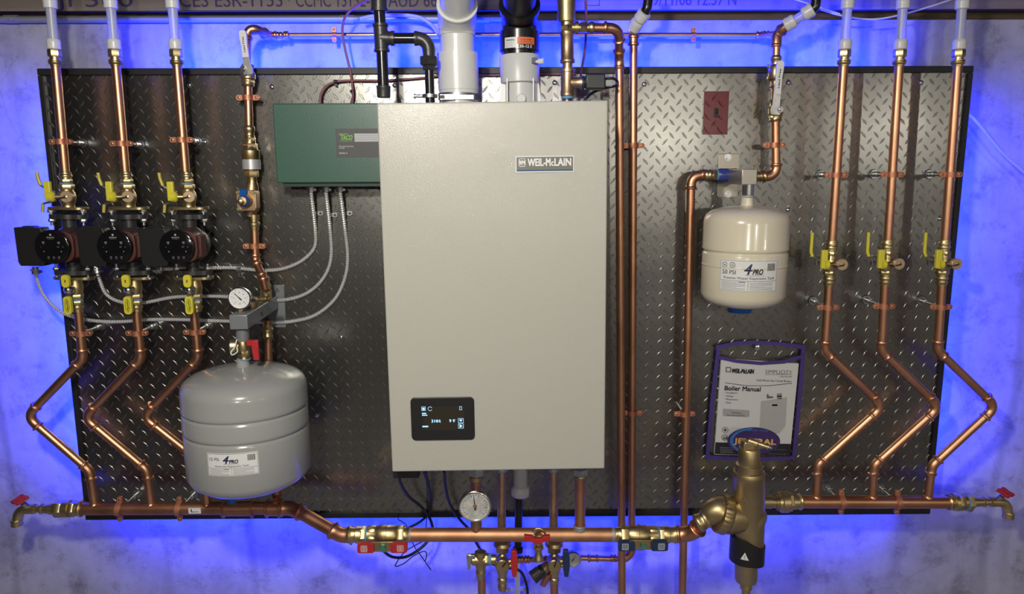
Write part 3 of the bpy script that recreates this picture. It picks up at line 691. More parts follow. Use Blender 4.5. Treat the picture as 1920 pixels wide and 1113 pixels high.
thick_tube('thick white plastic tube with black elbow slanting over the right-hand white-lever valve', [P(1475, 47, dx+.015), P(1497, 34, dx+.03), P(1522, 18, dx+.045)], .0118, [P(1520, 20, dx+.045), P(1529, 14, dx+.05), P(1530, 2, dx+.05), P(1530, -30, dx+.05)])
# ---- thin fill line along the wall top
RF = .0058; df = -.03
t = thing('copper_pipe', 'thin horizontal copper line running along the blue-lit wall above the plate', 'pipe', P(520, 66, df))
b = MB(); pth, arcs = fillet([P(466, 118, .05), P(467, 62, .05), P(486, 60, .03), P(500, 66, .0), P(545, 66, df), P(960, 65, df), P(1425, 66, df), P(1455, 62, dx-.01)], .010)
b.sweep(pth, [.0105]*6+[RF]*(len(pth)-6) if False else RF, 14); b.build('pipe', copper, t)
for px, py, d, r_, L_ in ((512, 66, -.005, .009, .018), (524, 66, -.015, .0075, .014), (537, 66, -.022, .009, .012), (1424, 66, df, .0085, .018), (1436, 65, -.01, .0085, .016)):
    b = MB(); coupling(b, P(px, py, d), RT, r_*.82, L_); b.build('coupling', copper, t)
b = MB(); b.sweep(spline([P(463, 83, .05), P(463.5, 68, .05), P(468, 57, .05), P(480, 55, .045), P(497, 63, .02), P(505, 66, 0)], 6), .0108, 18); b.rev(P(463, 76, .05), UP, [(0, .012), (.003, .0145), (.008, .0145), (.011, .012)], 20); b.rev(P(492, 61, .02), P(497, 63, .01)-P(490, 60, .02), [(0, .0115), (.003, .0145), (.009, .0145), (.012, .0115)], 20); b.build('elbow', copper, t)
cl2 = make_clamp('small copper clamp holding the thin wall line, left of the black gas pipe', P(627, 65.5, df), r=RF, back=.02, n='pipe_clamp', rod=False, group='small clamps on the thin wall line'); cl2.rotation_euler.y = PI/2; cl2.scale = (.78, 1, .8)
c_ = dup(cl2, P(1300, 65.5, df), 'small copper clamp holding the thin wall line, right of the copper risers', PI/2)
# ---- ball valves with white lever
def lever_valve(label, px, y0, y1, ynut, d, lx0, lx1, ly0, ly1, side):
    a, c = P(px, y1, d), P(px, y0, d); t = thing('ball_valve', label, 'valve', a); L = (c-a).length; D = c-a
    b = MB(); b.rev(a, D, [(0, .0115), (.0, .0145), (.004, .0160), (.008, .0145), (.010, .0150), (L*.3, .0150), (L*.36, .0185), (L*.6, .0185), (L*.68, .0140), (L*.8, .0135), (L-.008, .0135), (L-.005, .0150), (L-.002, .0150), (L, .0120)], 24); b.hexa(a, D, .010, L*.28, .0168); b.build('body', brass, t)
    nz = P(px, ynut, d).z; q = V((P(px, ynut, d).x+side*.001, -d, nz))
    b = MB(); b.rev(q, OUT, [(.010, .0085), (.026, .0085)], 16); b.hexa(q, OUT, .031, .036, .0085); b.rev(q, OUT, [(.036, .0045), (.041, .004)], 12); b.build('stem', chrome, t)
    f = d+.030; z0, z1 = P(lx0, ly1, f), P(lx1, ly0, f); e = P(px, ynut, f); w_ = .0095
    b = MB(); dr = (z1-e).normalized(); sd = V((dr.z, 0, -dr.x)); LL_ = (z1-e).length
    b.prism([(-.011, -.010), (.011, -.010), (.013, .002), (.0095, .014), (.008, LL_*.36), (-.008, LL_*.36), (-.0095, .014), (-.013, .002)], e, sd, dr, .0026); h = b.build('lever', steel, t)
    b = MB(); b.prism([(-.0085, LL_*.32), (.0085, LL_*.32), (.0075, LL_*.6), (.0095, LL_*.88), (.0085, LL_*.97), (.004, LL_), (-.004, LL_), (-.0085, LL_*.97), (-.0095, LL_*.88), (-.0075, LL_*.6)], e+V((0, .003, 0)), sd, dr, .009)
    b.text('Lead Free', plane_fn(e+dr*LL_*.45+V((0, -.0065, 0)), dr, -sd, OUT), 0, -.002, .0045, width=LL_*.38, m=1, bold=.02); b.build('grip', [whitep, ink], h, bevel=.0012); return t
lever_valve('brass valve with long white upright lever above the pressure reducing valve at left', 465, 120, 162, 132, .05, 455, 455, 57, 110, -1)
t = lever_valve('brass valve with long white lever beside the dark red switch plate', 1454, 186, 228, 207, dx, 1462, 1463, 114, 175, 1)
t = thing('check_valve', 'stubby brass check valve just above the right-hand white-lever valve', 'valve', P(1454, 190, dx))
a = P(1454, 188, dx); D = P(1455, 104, dx)-a; L = D.length; q = MB(); q.rev(a, D, [(0, .0102), (L*.24, .0102), (L*.24, .0125), (L*.3, .0125)], 22); q.build('pipe', copper, t)
b = MB(); b.rev(a, D, [(L*.28, .0125), (L*.32, .0145), (L*.38, .0125), (L*.44, .0135), (L*.46, .0175), (L*.50, .0195), (L*.74, .0195), (L*.78, .0165), (L*.80, .0130), (L*.9, .0125), (L*.92, .0142), (L*.96, .0142), (L, .0105)], 24)
b.rev(P(1454, 146, dx), (-1, 0, 0), [(.016, .004), (.021, .004)], 10); b.rev(P(1454, 124, dx), (-1, 0, 0), [(.016, .004), (.021, .004)], 10); b.build('body', brass, t)
pipe_run('copper_pipe', 'copper pipe curving from the right-hand white-lever valve down to the potable tank fitting', 'pipe', [P(1454, 228, dx), P(1455, 331, dx), P(1418, 330, dx)], .0111, .022, ext=.010)
place_clamp(clamp0, 1452, 272, dx, 'copper clamp on the short pipe above the cream expansion tank')

# ---- potable expansion tank
dt = .17
t = thing('bracket_plate', 'polished metal wall bracket holding the potable water tank fitting', 'bracket', P(1365, 330, 0))
a, c = P(1344, 370, .004), P(1387, 288, .004); b = MB(); b.prism(rr(c.x-a.x, c.z-a.z, .006, 4, (c.x-a.x)/2, (c.z-a.z)/2), V((a.x, 0.0, a.z)), RT, UP, .006); b.build('plate', mat('brushed_nickel', (.40,.37,.31), .33, .7), t, bevel=.001)
for py in (295, 364):
    p = P(1365, py, .006); b = MB(); b.hexa(p, OUT, 0, .004, .0065); b.rev(p, OUT, [(-.001, .0095), (.0015, .0095)], 18); b.build('bolt', steel, t)
a = P(1365, 330, .006); b = MB(); b.box(a+V((.0, -.02, 0)), (.03, .045, .022)); b.build('arm', steel, t)
t = thing('tank_fitting', 'chrome and dark blue swivel block feeding the cream expansion tank', 'fitting', P(1400, 345, dx))
a, c = P(1389, 346, .18), P(1419, 317, .18); w_, h_ = c.x-a.x, c.z-a.z; b = MB(); b.box(((a.x+c.x)/2, -.1185, (a.z+c.z)/2), (w_, .133, h_)); b.build('block', mat('brushed_nickel', (.40,.37,.31), .33, .7), t, bevel=.0015); zblk = a.z
o = P(1389, 328, dx); b = MB(); D = (-1, 0, 0); b.rev(o, D, [(-.004, .015), (.012, .016), (.012, .0175), (.030, .0175)], 24); b.build('body', chrome, t)
b = MB(); b.rev(o, D, [(.030, .0165), (.034, .0175), (.055, .0175), (.060, .0155)], 24); b.build('blue_sleeve', mat('blue_sleeve', (.04, .06, .25), .3), t); b = MB(); b.rev(o, D, [(.060, .0135), (.064, .0135)], 20); b.build('sealant', tape, t)
b = MB(); b.hexa(o, D, .064, .074, .0135); b.rev(o, D, [(.074, .0115), (.078, .0115), (.078, .0145), (.082, .0152), (.085, .0130), (.088, .0130), (.089, .0148), (.094, .0148), (.098, .0115)], 22); b.build('press_adapter', brass, t)
o = P(1420, 330, dx); b = MB(); b.rev(o, (1, 0, 0), [(-.004, .012), (.006, .012), (.006, .0145), (.010, .0150), (.014, .0125), (.018, .0145), (.023, .0115)], 22); b.build('press_adapter', brass, t)
rt = 77.5/S(1395, 480, dt); tc_ = P(1396, 480, dt); zt, zb = P(1396, 384, dt).z, P(1392, 575, dt).z
t = thing('expansion_tank', 'cream potable water expansion tank with blue bottom cap', 'tank', V((tc_.x, -dt, zb)))
def tank_prof(H, R, rings_):
    pr = [(0, .001), (.001, R*.30), (.005, R*.60), (.013, R*.82), (.024, R*.95), (.036, R)]
    for f in rings_:
        for q, dr_ in ((-.006, 0), (-.004, -.0008), (-.0015, -.0035), (.0015, -.0035), (.004, -.0002), (.007, .0014), (.012, 0)): pr.append((H*f+q, R+dr_))
    pr += [(H-.042, R), (H-.032, R*.985), (H-.022, R*.93), (H-.013, R*.80), (H-.007, R*.62), (H-.003, R*.36), (H-.0015, .016), (H+.012, .0145), (H+.022, .0145)]
    return pr
ax = UP; b = MB(); b.rev((tc_.x, -dt, zb), ax, tank_prof(zt-zb, rt, (.56,)), 72)
b.rev((tc_.x, -dt, zb), ax, [((zt-zb)*.42, rt), ((zt-zb)*.42+.001, rt+.0012), ((zt-zb)*.42+.004, rt+.0012), ((zt-zb)*.42+.005, rt)], 72); b.build('shell', tank_cream, t, ang=60)
b = MB(); b.rev((tc_.x-.006, -dt, zb), (0, 0, -1), [(-.012, rt*.36), (.001, rt*.33), (.004, rt*.30), (.013, rt*.27), (.014, rt*.2)], 40); b.build('bottom_cap', bluep, t)
tf_ = [o for o in bpy.data.objects if o.name == 'tank_fitting'][0]; b = MB(); b.rev((tc_.x, -dt, zt+.022), (0, 0, 1), [(0, .0125), (.002, .0145), (max(.012, zblk-zt-.021), .0145)], 24); b.build('nipple', chrome, tf_)
b = MB(); b.rev((tc_.x+.002, -dt, zt), (0, 0, 1), [(.0185, .0165), (.021, .0165)], 24); b.build('sealant', tape, t)
def tank_label(t, cx, cz, R, w_, h_, kind, d, xoff=0, ang0=0):
    b = MB()
    def fn(x, y, off): a = ang0+x/R; return V((cx+(R+.0009+off)*math.sin(a), -d-(R+.0009+off)*math.cos(a), cz+y))
    X0, X1, Y0, Y1 = -w_/2, w_/2, -h_/2, h_/2
    b.rect(fn, X0, Y0, X1, Y1, 0, 0, 24); b.frame(fn, X0+.0015, Y0+.0015, X1-.0015, Y1-.0015, .0006, .0003, 2, 24)
    u = w_
    b.text('4', fn, X0+u*(.33 if kind else .42), Y1-h_*.44, h_*.32, width=u*.115, m=1, bold=.02, shear=.35)
    b.text('PRO', fn, X0+u*(.45 if kind else .55), Y1-h_*.44, h_*.16, width=u*.17, m=2, bold=.03, shear=.3)
    b.text('PRODUCTS', fn, X0+u*(.34 if kind else .44), Y1-h_*.50, h_*.045, width=u*.30, m=3)
    b.rect(fn, X0+u*(.33 if kind else .41), Y1-h_*.335, X0+u*(.46 if kind else .55), Y1-h_*.30, .0006, 1, 2)
    b.text('Hydronic Expansion Tank' if kind else 'Potable Water Expansion Tank', fn, X0+u*(.16 if kind else .08), Y1-h_*.60, h_*.075, width=u*(.66 if kind else .86), m=2, bold=.01)
    b.text('15 PSI' if kind else '50 PSI', fn, X0+u*.05, Y1-h_*(.33 if kind else .45), h_*.13, width=u*(.2 if kind else .23), m=2, bold=.01, rot=0)
    for k in range(12): b.rect(fn, X1-u*(.20-.0125*k), Y1-h_*(.36 if kind else .33), X1-u*(.20-.0125*k)+u*(.006+.003*(k % 3 == 0)), Y1-h_*.10, .0003, 2)
    b.rect(fn, X0+u*.02, Y1-h_*.66, X1-u*.02, Y1-h_*.65, .0003, 2, 16); b.rect(fn, X0+u*.48, Y0+h_*.05, X0+u*.485, Y1-h_*.65, .0003, 2)
    for side in (0, 1):
        for k in range(7):
            xx = X0+u*(.04+.47*side); yy = Y1-h_*(.70+.038*k)
            if yy < Y0+.002: break
            b.rect(fn, xx, yy-h_*.012, xx+u*(.40 if (k*7+side*3) % 4 else .26), yy, .0003, 3, 6)
    b.rect(fn, X0+u*.33, Y1-h_*.70, X0+u*.44, Y1-h_*.68, .0006, 2, 2)
    if not kind:
        for k, c_ in enumerate((.085, .22)):
            oo, ii = ell(.0066, .0066, 20, X0+u*c_, Y1-h_*.16), ell(.0054, .0054, 20, X0+u*c_, Y1-h_*.16)
            for i in range(20):
                if k or i % 5: j = (i+1) % 20; b.flat([oo[i], oo[j], ii[j], ii[i]], fn, .0003, 2)
            b.rect(fn, X0+u*c_-.003, Y1-h_*.16-.002, X0+u*c_+.003, Y1-h_*.16+.001, .0003, 3)
    b.build('label', [white, inkb, ink, inkg], t, flat_=True)
lc = P(1405, 518, dt+rt*.98)
a0 = math.asin((lc.x-tc_.x)/rt)
tank_label(t, tc_.x, lc.z, rt, 112/S(1405, 518, dt+rt), 60/S(1405, 518, dt+rt), 0, dt, ang0=a0)
# ---- pipe going down from the fitting
pipe_run('copper_pipe', 'long copper pipe dropping from the potable tank fitting to below the frame', 'pipe', [P(1318, 328, dx), P(1296, 329, dx), P(1271, 1500, dx)], .0111, .024, ext=.012)
dup(clamp0, P(1283.5, 775, dx), 'copper clamp on the long copper pipe left of the hanging manual', .0)
# ---- dark red switch plate made of diamond plate
a, c = P(1317, 252, .004), P(1367, 171, .004); t = thing('switch_plate', 'dark red diamond pattern switch plate with a black toggle', 'switch plate', V(((a.x+c.x)/2, 0, a.z)))
w_, h_ = c.x-a.x, c.z-a.z; b = MB(); b.prism([(0, 0), (w_, 0), (w_, h_), (0, h_)], V((a.x, 0, a.z)), RT, UP, .006); k0 = len(b.v)
b.prism([(.003, .003), (w_-.003, .003), (w_-.003, h_-.003), (.003, h_-.003)], V((a.x, -.0055, a.z)), RT, UP, .0022)
m_ = V(((a.x+c.x)/2, 0, (a.z+c.z)/2)); lugs(b, a.x, c.x, a.z, c.z, .0343, -.0077, m=0, H=.0030, skip=lambda x, z: abs(x-m_.x) < .008 and abs(z-m_.z) < .016); b.build('plate', redplate, t, flat_=True)
b = MB(); b.box((m_.x, -.0085, m_.z), (.010, .003, .026)); b.build('toggle_slot', blackp, t); b = MB(); b.box((m_.x, -.013, m_.z+.004), (.0065, .010, .011)); b.build('toggle', blackg, t, bevel=.001)
for s_ in (-1, 1): b = MB(); b.rev((m_.x, -.0075, m_.z+s_*.030), OUT, [(0, .0032), (.0015, .0028)], 12); b.build('screw', redplate, t)
# ---- manual in a violet vinyl pouch
dm = .012
O = P(1405, 850, dm); uu = (P(1480, 861, dm)-P(1330, 856, dm)).normalized(); vv = V((-uu.z, 0, uu.x))
def L(px, py): q = P(px, py, dm)-O; return (q.dot(uu), q.dot(vv))
t = thing('document_pouch', 'clear vinyl pouch with violet border hanging from a screw on the plate', 'pouch', O)
fn = plane_fn(O, uu, vv, OUT)
def strip(b, pts, wd, off, m, th=.0022):
    q = [fn(*L(*p), off) for p in pts]
    R = []
    for i in range(len(q)):
        d = (q[min(i+1, len(q)-1)]-q[max(i-1, 0)]).normalized(); n_ = V((-d.z, 0, d.x)).normalized()*wd/2
        e = d*wd*.5*(-1 if i == 0 else 1 if i == len(q)-1 else 0); c = q[i]+e; R.append([c-n_, c+n_, c+n_+V((0, th, 0)), c-n_+V((0, th, 0))])
    b.rings(R, m)
b = MB(); strip(b, [(1345, 650), (1380, 643), (1415, 641), (1460, 644), (1506, 650)], .0105, .003, 0); strip(b, [(1506, 650), (1497, 760), (1488, 857)], .011, .0034, 0); strip(b, [(1488, 857), (1410, 860), (1326, 856)], .011, .003, 0); strip(b, [(1326, 856), (1335, 750), (1347, 650)], .011, .0034, 0)
strip(b, [(1348, 669), (1380, 676), (1425, 680), (1470, 677), (1503, 667)], .009, .006, 0); b.build('border', violet, t)
b = MB(); b.flat([L(1329, 853), L(1485, 856), L(1503, 668), L(1425, 680), L(1350, 668)], fn, .0052, 0); b.build('front_film', clear, t, flat_=True)
b = MB(); b.rev(P(1420, 652, dm+.004), OUT, [(0, .0075), (.002, .0072), (.003, .0035), (.0045, .003)], 18); b.build('screw', chrome, t)
tm = thing('boiler_manual', 'printed boiler manual booklet inside the violet pouch', 'booklet', P(1400, 850, dm))
b = MB(); b.prism([L(1340, 848), L(1482, 856), L(1497, 680), L(1353, 672)], fn(0, 0, -.0075), uu, vv, -.006) if False else None
q = [L(1339, 851), L(1480, 855), L(1497, 681), L(1352, 672)]; b = MB(); b.prism(q, O+V((0, .006, 0)), uu, vv, .0085)
F0 = .0028
def MP(px, py, o=F0): return fn(*L(px, py), o)
def mfn(px0, py0): a_, c_ = L(px0, py0); return lambda x, y, off: fn(a_+x, c_+y, F0+off)
sc_ = 1/S(1410, 760, dm)
def mtext(s, px, py, hpx, wpx, m=1, bold=0, align='L', rot=0): b.text(s, mfn(px, py), 0, 0, hpx*sc_, width=wpx*sc_, m=m, bold=bold, align=align, rot=rot)
def mpoly(pts, m, o=.0004): b.flat([L(*p) for p in pts], fn, F0+o, m)
mpoly([(1339, 850), (1480, 855), (1482, 831), (1341, 828)], 1)
mtext('WEIL-McLAIN', 1371, 698, 8, 41, bold=.05); mtext('SIMPLICITY', 1434, 699, 7, 50, 2); mtext('110/155/199', 1461, 706.5, 3.8, 22, 2, .01); mtext('Wall Mount Gas Combi Boilers', 1417, 713.5, 4, 66, 1, .01)
mpoly([(1360, 687), (1370, 687), (1370, 697), (1360, 697)], 2); mpoly([(1362, 689), (1368, 689), (1368, 695), (1362, 695)], 0, .0007)
mpoly([(1359, 716.2), (1400, 721.8), (1400, 722.8), (1359, 717.2)], 1); mpoly([(1400, 721.8), (1440, 721.6), (1440, 722.6), (1400, 722.8)], 1); mpoly([(1440, 721.6), (1484, 717), (1484, 718), (1440, 722.6)], 1); mpoly([(1434, 701), (1484, 700), (1484, 700.8), (1434, 701.8)], 2)
mtext('Boiler Manual', 1358, 730.5, 8.4, 67, bold=.03)
for k, s in enumerate(('Installation', 'Startup', 'Maintenance', 'Parts')): mtext('• '+s, 1358, 736.5+k*6.2, 3.6, (24, 16, 25, 12)[k], 1, .01)
mpoly([(1354.5, 767), (1356, 765), (1403, 768), (1405, 770), (1404, 779), (1401, 781), (1356, 779), (1354.5, 777)], 3)
mtext('With Built-in', 1371, 774, 3, 20, 2); mtext('Bluetooth Capability', 1362, 778.3, 3, 34, 2)
mpoly([(1426, 751), (1475, 744), (1472, 797), (1460, 812), (1423, 808)], 4); mpoly([(1447, 757), (1457, 757), (1457, 760), (1447, 760)], 2)
mpoly([(1437, 746), (1449, 745), (1449, 742), (1441, 742), (1440, 738), (1437, 738)], 2); mpoly([(1456, 747), (1465, 747), (1465, 736), (1456, 737)], 5); mpoly([(1456, 741), (1465, 741), (1465, 743), (1456, 743)], 2)
for cx, cy in ((1359, 805), (1358, 819)):
    oo, ii = ell(6.0, 5.6, 24, cx, cy), ell(5.0, 4.6, 24, cx, cy)
    for i in range(24): j = (i+1) % 24; mpoly([oo[i], oo[j], ii[j], ii[i]], 2 if cy < 810 else 1)
st = [(1359+(4.2 if i % 2 == 0 else 1.7)*math.sin(i*PI/5), 805-(4.2 if i % 2 == 0 else 1.7)*math.cos(i*PI/5)) for i in range(10)]; mpoly(st[::-1], 1); mtext('SA', 1355, 822, 5, 8, 1, .03)
for k in range(4): mtext('lllllllllllllllllll' if 0 else '-----------------', 1350, 838.5+k*3, 2, 22+(k % 2)*3, 0, .03)
mtext('- - - - - -', 1453, 842, 2, 20, 0, .03); mtext('- - - - - - -', 1441, 850, 2, 31, 0, .03)
b.build('cover', [paper, ink, mat('ink_soft', (.12, .12, .12), .5), mat('print_pale', (.36, .36, .36), .5), mat('print_paler', (.42, .42, .41), .5), inkg], tm, flat_=True)
# oval contractor sticker on the film
b = MB(); f2 = lambda x, y, off: fn(x, y, .0056+off)
c0 = L(1412, 825); rx, ry = 50*sc_, 27*sc_
b.flat(ell(rx, ry, 48, *c0), f2, 0, 0)
oo = ell(rx*.8, ry*.93, 40, c0[0]-rx*.1, c0[1]); ii = ell(rx*.72, ry*.83, 40, c0[0]-rx*.06, c0[1])
for i in range(10, 27): b.flat([oo[i], oo[i+1], ii[i+1], ii[i]], f2, .0003, 1)
def st_(s, px, py, hp, wp, m, bold=0): a_ = L(px, py); b.text(s, lambda x, y, off: f2(a_[0]+x, a_[1]+y, off), 0, 0, hp*sc_, width=wp*sc_, m=m, bold=bold)
st_('JENERAL', 1375, 829, 10, 79, 2, .04); st_('PLUMBING', 1384, 838, 7.5, 64, 1, .02); st_('(518) 281-2260' if 0 else '(518) 281-7266', 1391, 806, 3.6, 48, 1)
o = b.build('sticker', [mat('sticker_violet', (.045, .022, .12), .4), skyb, amber], t, flat_=True); o['label'] = 'violet oval sticker with amber letters'
# ================================================================== FILL COLUMN, GAUGE BRACKET, GREY TANK, GREEN BOX
dc = .05
def col(t, name, m, px0, py0, px1, py1, d, prof, n=24, hexs=()):
    """prof in fractions of the way from pixel (px0,py0) to (px1,py1)"""
    a, c = P(px0, py0, d), P(px1, py1, d); D = c-a; Ln = D.length; b = MB()
    if prof: b.rev(a, D, [(f*Ln, r) for f, r in prof], n)
    for f0, f1, r in hexs: b.hexa(a, D, f0*Ln, f1*Ln, r)
    return b.build(name, m, t)
t = thing('copper_pipe', 'short copper pipe above the brass backflow preventer', 'pipe', P(467, 236, dc)); col(t, 'pipe', copper, 465, 160, 467, 240, dc, [(0, .0102), (1, .0102)])
t = thing('backflow_preventer', 'brass backflow preventer with silver label band on the left vertical line', 'valve', P(473, 345, dc))
col(t, 'body', brass, 467, 235, 473, 346, dc, [(0, .0105), (.03, .0140), (.07, .0148), (.10, .0130), (.13, .0118), (.17, .0118), (.18, .0130), (.22, .0130), (.30, .0150), (.40, .0190), (.42, .0230), (.54, .0232), (.56, .0215), (.60, .0215), (.61, .0222), (.74, .0222), (.75, .0165), (.84, .0140), (.92, .0115), (1, .0135)], 28, hexs=((.20, .28, .0152), (.30, .40, .0195), (.76, .87, .0185)))
col(t, 'label_band', mat('silver_label', (.55, .56, .58), .35, .4), 471, 299, 472, 317, dc, [(0, .0232), (1, .0232)], 32)
t = thing('pressure_reducing_valve', 'bronze pressure reducing valve with blue tag and square cover', 'valve', P(470, 400, dc))
o = P(469, 375, dc); col(t, 'neck', bronze, 473, 342, 470, 405, dc, [(0, .0130), (.12, .0165), (.2, .0165), (.3, .02), (.8, .02), (.9, .0145), (1, .0145)], 24)
b = MB(); b.prism(rr(.052, .054, .010, 5), o, RT, UP, .030); b.build('cover', bronze, t, bevel=.002)
b = MB(); b.rev(o, OUT, [(.028, .0185), (.036, .0175), (.052, .0125), (.062, .0110), (.063, .006)], 30); b.build('dome', bronze, t)
b = MB(); b.rev(o+V((0, -.047, 0)), OUT, [(0, .0150), (.008, .0140), (.012, .0100)], 24); b.build('blue_collar', bluep, t)
b = MB(); b.rev(o+V((0, -.062, 0)), OUT, [(0, .0055), (.008, .0055), (.010, .007), (.016, .007), (.018, .004)], 14); b.build('adjusting_screw', brass, t)
for sx in (-1, 1):
    for sz in (-1, 1): b = MB(); b.hexa(o+V((sx*.0205, -.030, sz*.0215)), OUT, 0, .005, .0045); b.build('cover_bolt', brass, t)
b = MB(); f = [o+V((.006, -.034, .030)), o+V((-.014, -.036, .028)), o+V((-.010, -.050, .012)), o+V((-.012, -.060, -.008)), o+V((.004, -.060, -.008)), o+V((.006, -.050, .012))]
b.rings([[f[0], f[1], f[1]+V((0, .001, 0)), f[0]+V((0, .001, 0))], [f[5], f[2], f[2]+V((0, .001, 0)), f[5]+V((0, .001, 0))], [f[4], f[3], f[3]+V((0, .001, 0)), f[4]+V((0, .001, 0))]]); q = b.build('tag', bluep, t)
t = thing('copper_pipe', 'copper pipe with crooked elbows between the pressure reducing valve and the gauge bracket', 'pipe', P(500, 540, dc))
col(t, 'brass_adapter', brass, 476, 402, 477, 432, dc, [(0, .0135), (.25, .0135), (.26, .0115), (.45, .0115), (.5, .0148), (.65, .0148), (.7, .0125), (1, .0118)])
pth, arcs = fillet([P(477, 430, dc), P(479, 488, dc), P(493, 520, dc+.03), P(499, 545, dc+.05)], .018); MB().sweep(pth, .0102, 18).build('pipe', copper, t)
for a in arcs: b = MB(); press_elbow(b, a, .0102, .010); b.build('elbow', copper, t)
place_clamp(clamp0, 477, 461, dc, 'copper clamp under the bronze pressure reducing valve')
place_clamp(clamp0, 465, 183, dc, 'copper clamp below the upright white lever at left')
# gauge bracket
dg = .25
t = thing('tank_bracket', 'grey painted wall bracket arm carrying the grey tank', 'bracket', P(520, 600, 0))
a, c = P(509, 613, .003), P(532, 534, .003); b = MB(); b.prism(rr(c.x-a.x+.006, c.z-a.z, .004, 3, (c.x-a.x)/2-.003, (c.z-a.z)/2), V((a.x, 0, a.z)), RT, UP, .004); b.build('wall_plate', grey_paint, t)
for py in (543, 601):
    p = P(521, py, .004); b = MB(); b.hexa(p, OUT, 0, .004, .0055); b.build('bolt', steel, t)
e = P(447, 604, dg+.03); s0 = V((P(508, 570, 0).x, -.004, e.z)); k = (e-s0).normalized(); sd = V((k.y, -k.x, 0)).normalized(); b = MB()
b.rings([[q+sd*.0215*sx+V((0, 0, .018*sz)) for sx, sz in ((-1, -1), (1, -1), (1, 1), (-1, 1))] for q in (s0, e)]); b.build('arm', grey_paint, t, bevel=.0025)
b = MB(); b.text('Jo', plane_fn(s0*.45+e*.55-sd*.0217*1 if sd.x < 0 else s0*.45+e*.55+sd*.0217, -k if k.x < 0 else k, UP, V((1, -.2, 0)).normalized()), 0, -.006, .012, m=0, bold=.03); b.build('arm_marking', inkb, t, flat_=True)
q = s0*.22+e*.78
b = MB(); z0 = q.z; b.rev(V((P(500, 575, .07).x, -.07, z0+.018)), UP, [(0, .014), (.004, .014), (.006, .0155), (.03, .0130), (.034, .0150), (.040, .0150), (.046, .0115), (.060, .0110)], 20); b.hexa(V((P(500, 575, .07).x, -.07, z0+.018)), UP, .012, .026, .0155); b.build('brass_adapter', brass, t)
t = thing('air_vent', 'small bronze air vent behind the pressure gauge on the grey bracket', 'valve', P(476, 575, .17))
o = P(474, 590, .17); b = MB(); b.rev(o, UP, [(0, .010), (.004, .018), (.036, .018), (.042, .012), (.046, .006)], 24); b.build('body', gold, t); b = MB(); b.rev(P(474, 562, .17), (1, -.1, .1), [(.015, .006), (.028, .006), (.028, .010), (.033, .010), (.035, .006), (.042, .008), (.048, .008)], 16); b.build('port', brass, t)
def gauge(name, label, px, py, rpx, d, hand, ticks, face=white, body=.018, rimm=chrome, tilt=(0, -1, 0), txt=None):
    t = thing(name, label, 'gauge', P(px, py, d)); o = P(px, py, d); R = rpx/S(px, py, d); D = V(tilt).normalized()
    b = MB(); b.rev(o, D, [(-body, R*.86), (-.003, R*.93), (-.003, R), (.003, R), (.0045, R*.95), (.0045, R*.90), (.001, R*.885), (.0008, .001)], 44); b.build('case', rimm, t)
    v_ = (UP-D*UP.dot(D)).normalized(); u_ = v_.cross(D)*-1; u_ = D.cross(v_)*-1 if D.cross(v_).x < 0 else D.cross(v_)
    f = plane_fn(o+D*.0012, u_, v_, D); b = MB(); b.flat(ell(R*.885, R*.885, 44), f, 0, 0)
    for i in range(ticks):
        a = math.radians(225-270*i/(ticks-1)); c_, s_ = math.cos(a), math.sin(a); r0 = R*(.62 if i % 3 == 0 else .70); w_ = R*.016
        b.flat([(c_*r0-s_*w_, s_*r0+c_*w_), (c_*r0+s_*w_, s_*r0-c_*w_), (c_*R*.78+s_*w_, s_*R*.78-c_*w_), (c_*R*.78-s_*w_, s_*R*.78+c_*w_)], f, .0002, 1)
    if txt:
        for i, s in enumerate(txt):
            a = math.radians(225-270*i/(len(txt)-1)); b.text(s, f, R*.5*math.cos(a), R*.5*math.sin(a)-R*.05, R*.11, m=1, align='C')
        b.text('PSI', f, 0, -R*.55, R*.1, m=1, align='C')
    b.build('dial', [face, ink], t, flat_=True)
    b = MB(); a = math.radians(hand); c_, s_ = math.cos(a), math.sin(a); w_ = R*.035
    b.flat([(-c_*R*.25-s_*w_*1.6, -s_*R*.25+c_*w_*1.6), (-c_*R*.25+s_*w_*1.6, -s_*R*.25-c_*w_*1.6), (c_*R*.72+s_*w_*.3, s_*R*.72-c_*w_*.3), (c_*R*.72-s_*w_*.3, s_*R*.72+c_*w_*.3)], f, .0012, 0)
    b.rev(o+D*.0014, D, [(0, R*.07), (.0015, R*.05)], 16); b.build('needle', ink, t, flat_=True); return t
g = gauge('pressure_gauge', 'small white dial pressure gauge on the grey bracket beside the left pumps', 449.5, 558.5, 21.5, dg, 135, 16, txt=['0', '10', '20', '30', '40', '50', '60'])
o = P(450, 582, dg-.012); b = MB(); b.rev(o+V((0, 0, -.012)), UP, [(0, .007), (.03, .007)], 14); b.hexa(o, UP, -.004, .005, .009); b.build('stem', gold, g)
# valve under bracket
dtg = .255
t = thing('tank_valve', 'brass service valve with red lever between grey bracket and grey tank', 'valve', P(456, 670, dtg))
col(t, 'nipple', grey_paint, 455, 616, 455, 638, dtg, [(0, .0155), (1, .0155)]); 
col(t, 'body', brass, 455, 634, 458, 672, dtg, [(0, .0115), (.08, .0135), (.3, .0145), (.5, .0150), (.6, .0135), (.9, .012), (1, .0135)], 22, hexs=((.58, .84, .0150),))
b = MB(); o = P(455, 648, dtg); b.rev(o, (-1, -.25, .05), [(.008, .010), (.016, .010), (.016, .0165), (.028, .0165), (.030, .014)], 18); b.build('drain_cap', brass, t)
b = MB(); b.sweep(spline([P(444, 636, dtg+.02), P(440, 650, dtg+.025), P(433, 660, dtg+.03), P(436, 665, dtg+.03), P(445, 659, dtg+.03), P(444, 650, dtg+.03)], 5), .0016, 8); b.build('tie', whitep, t)
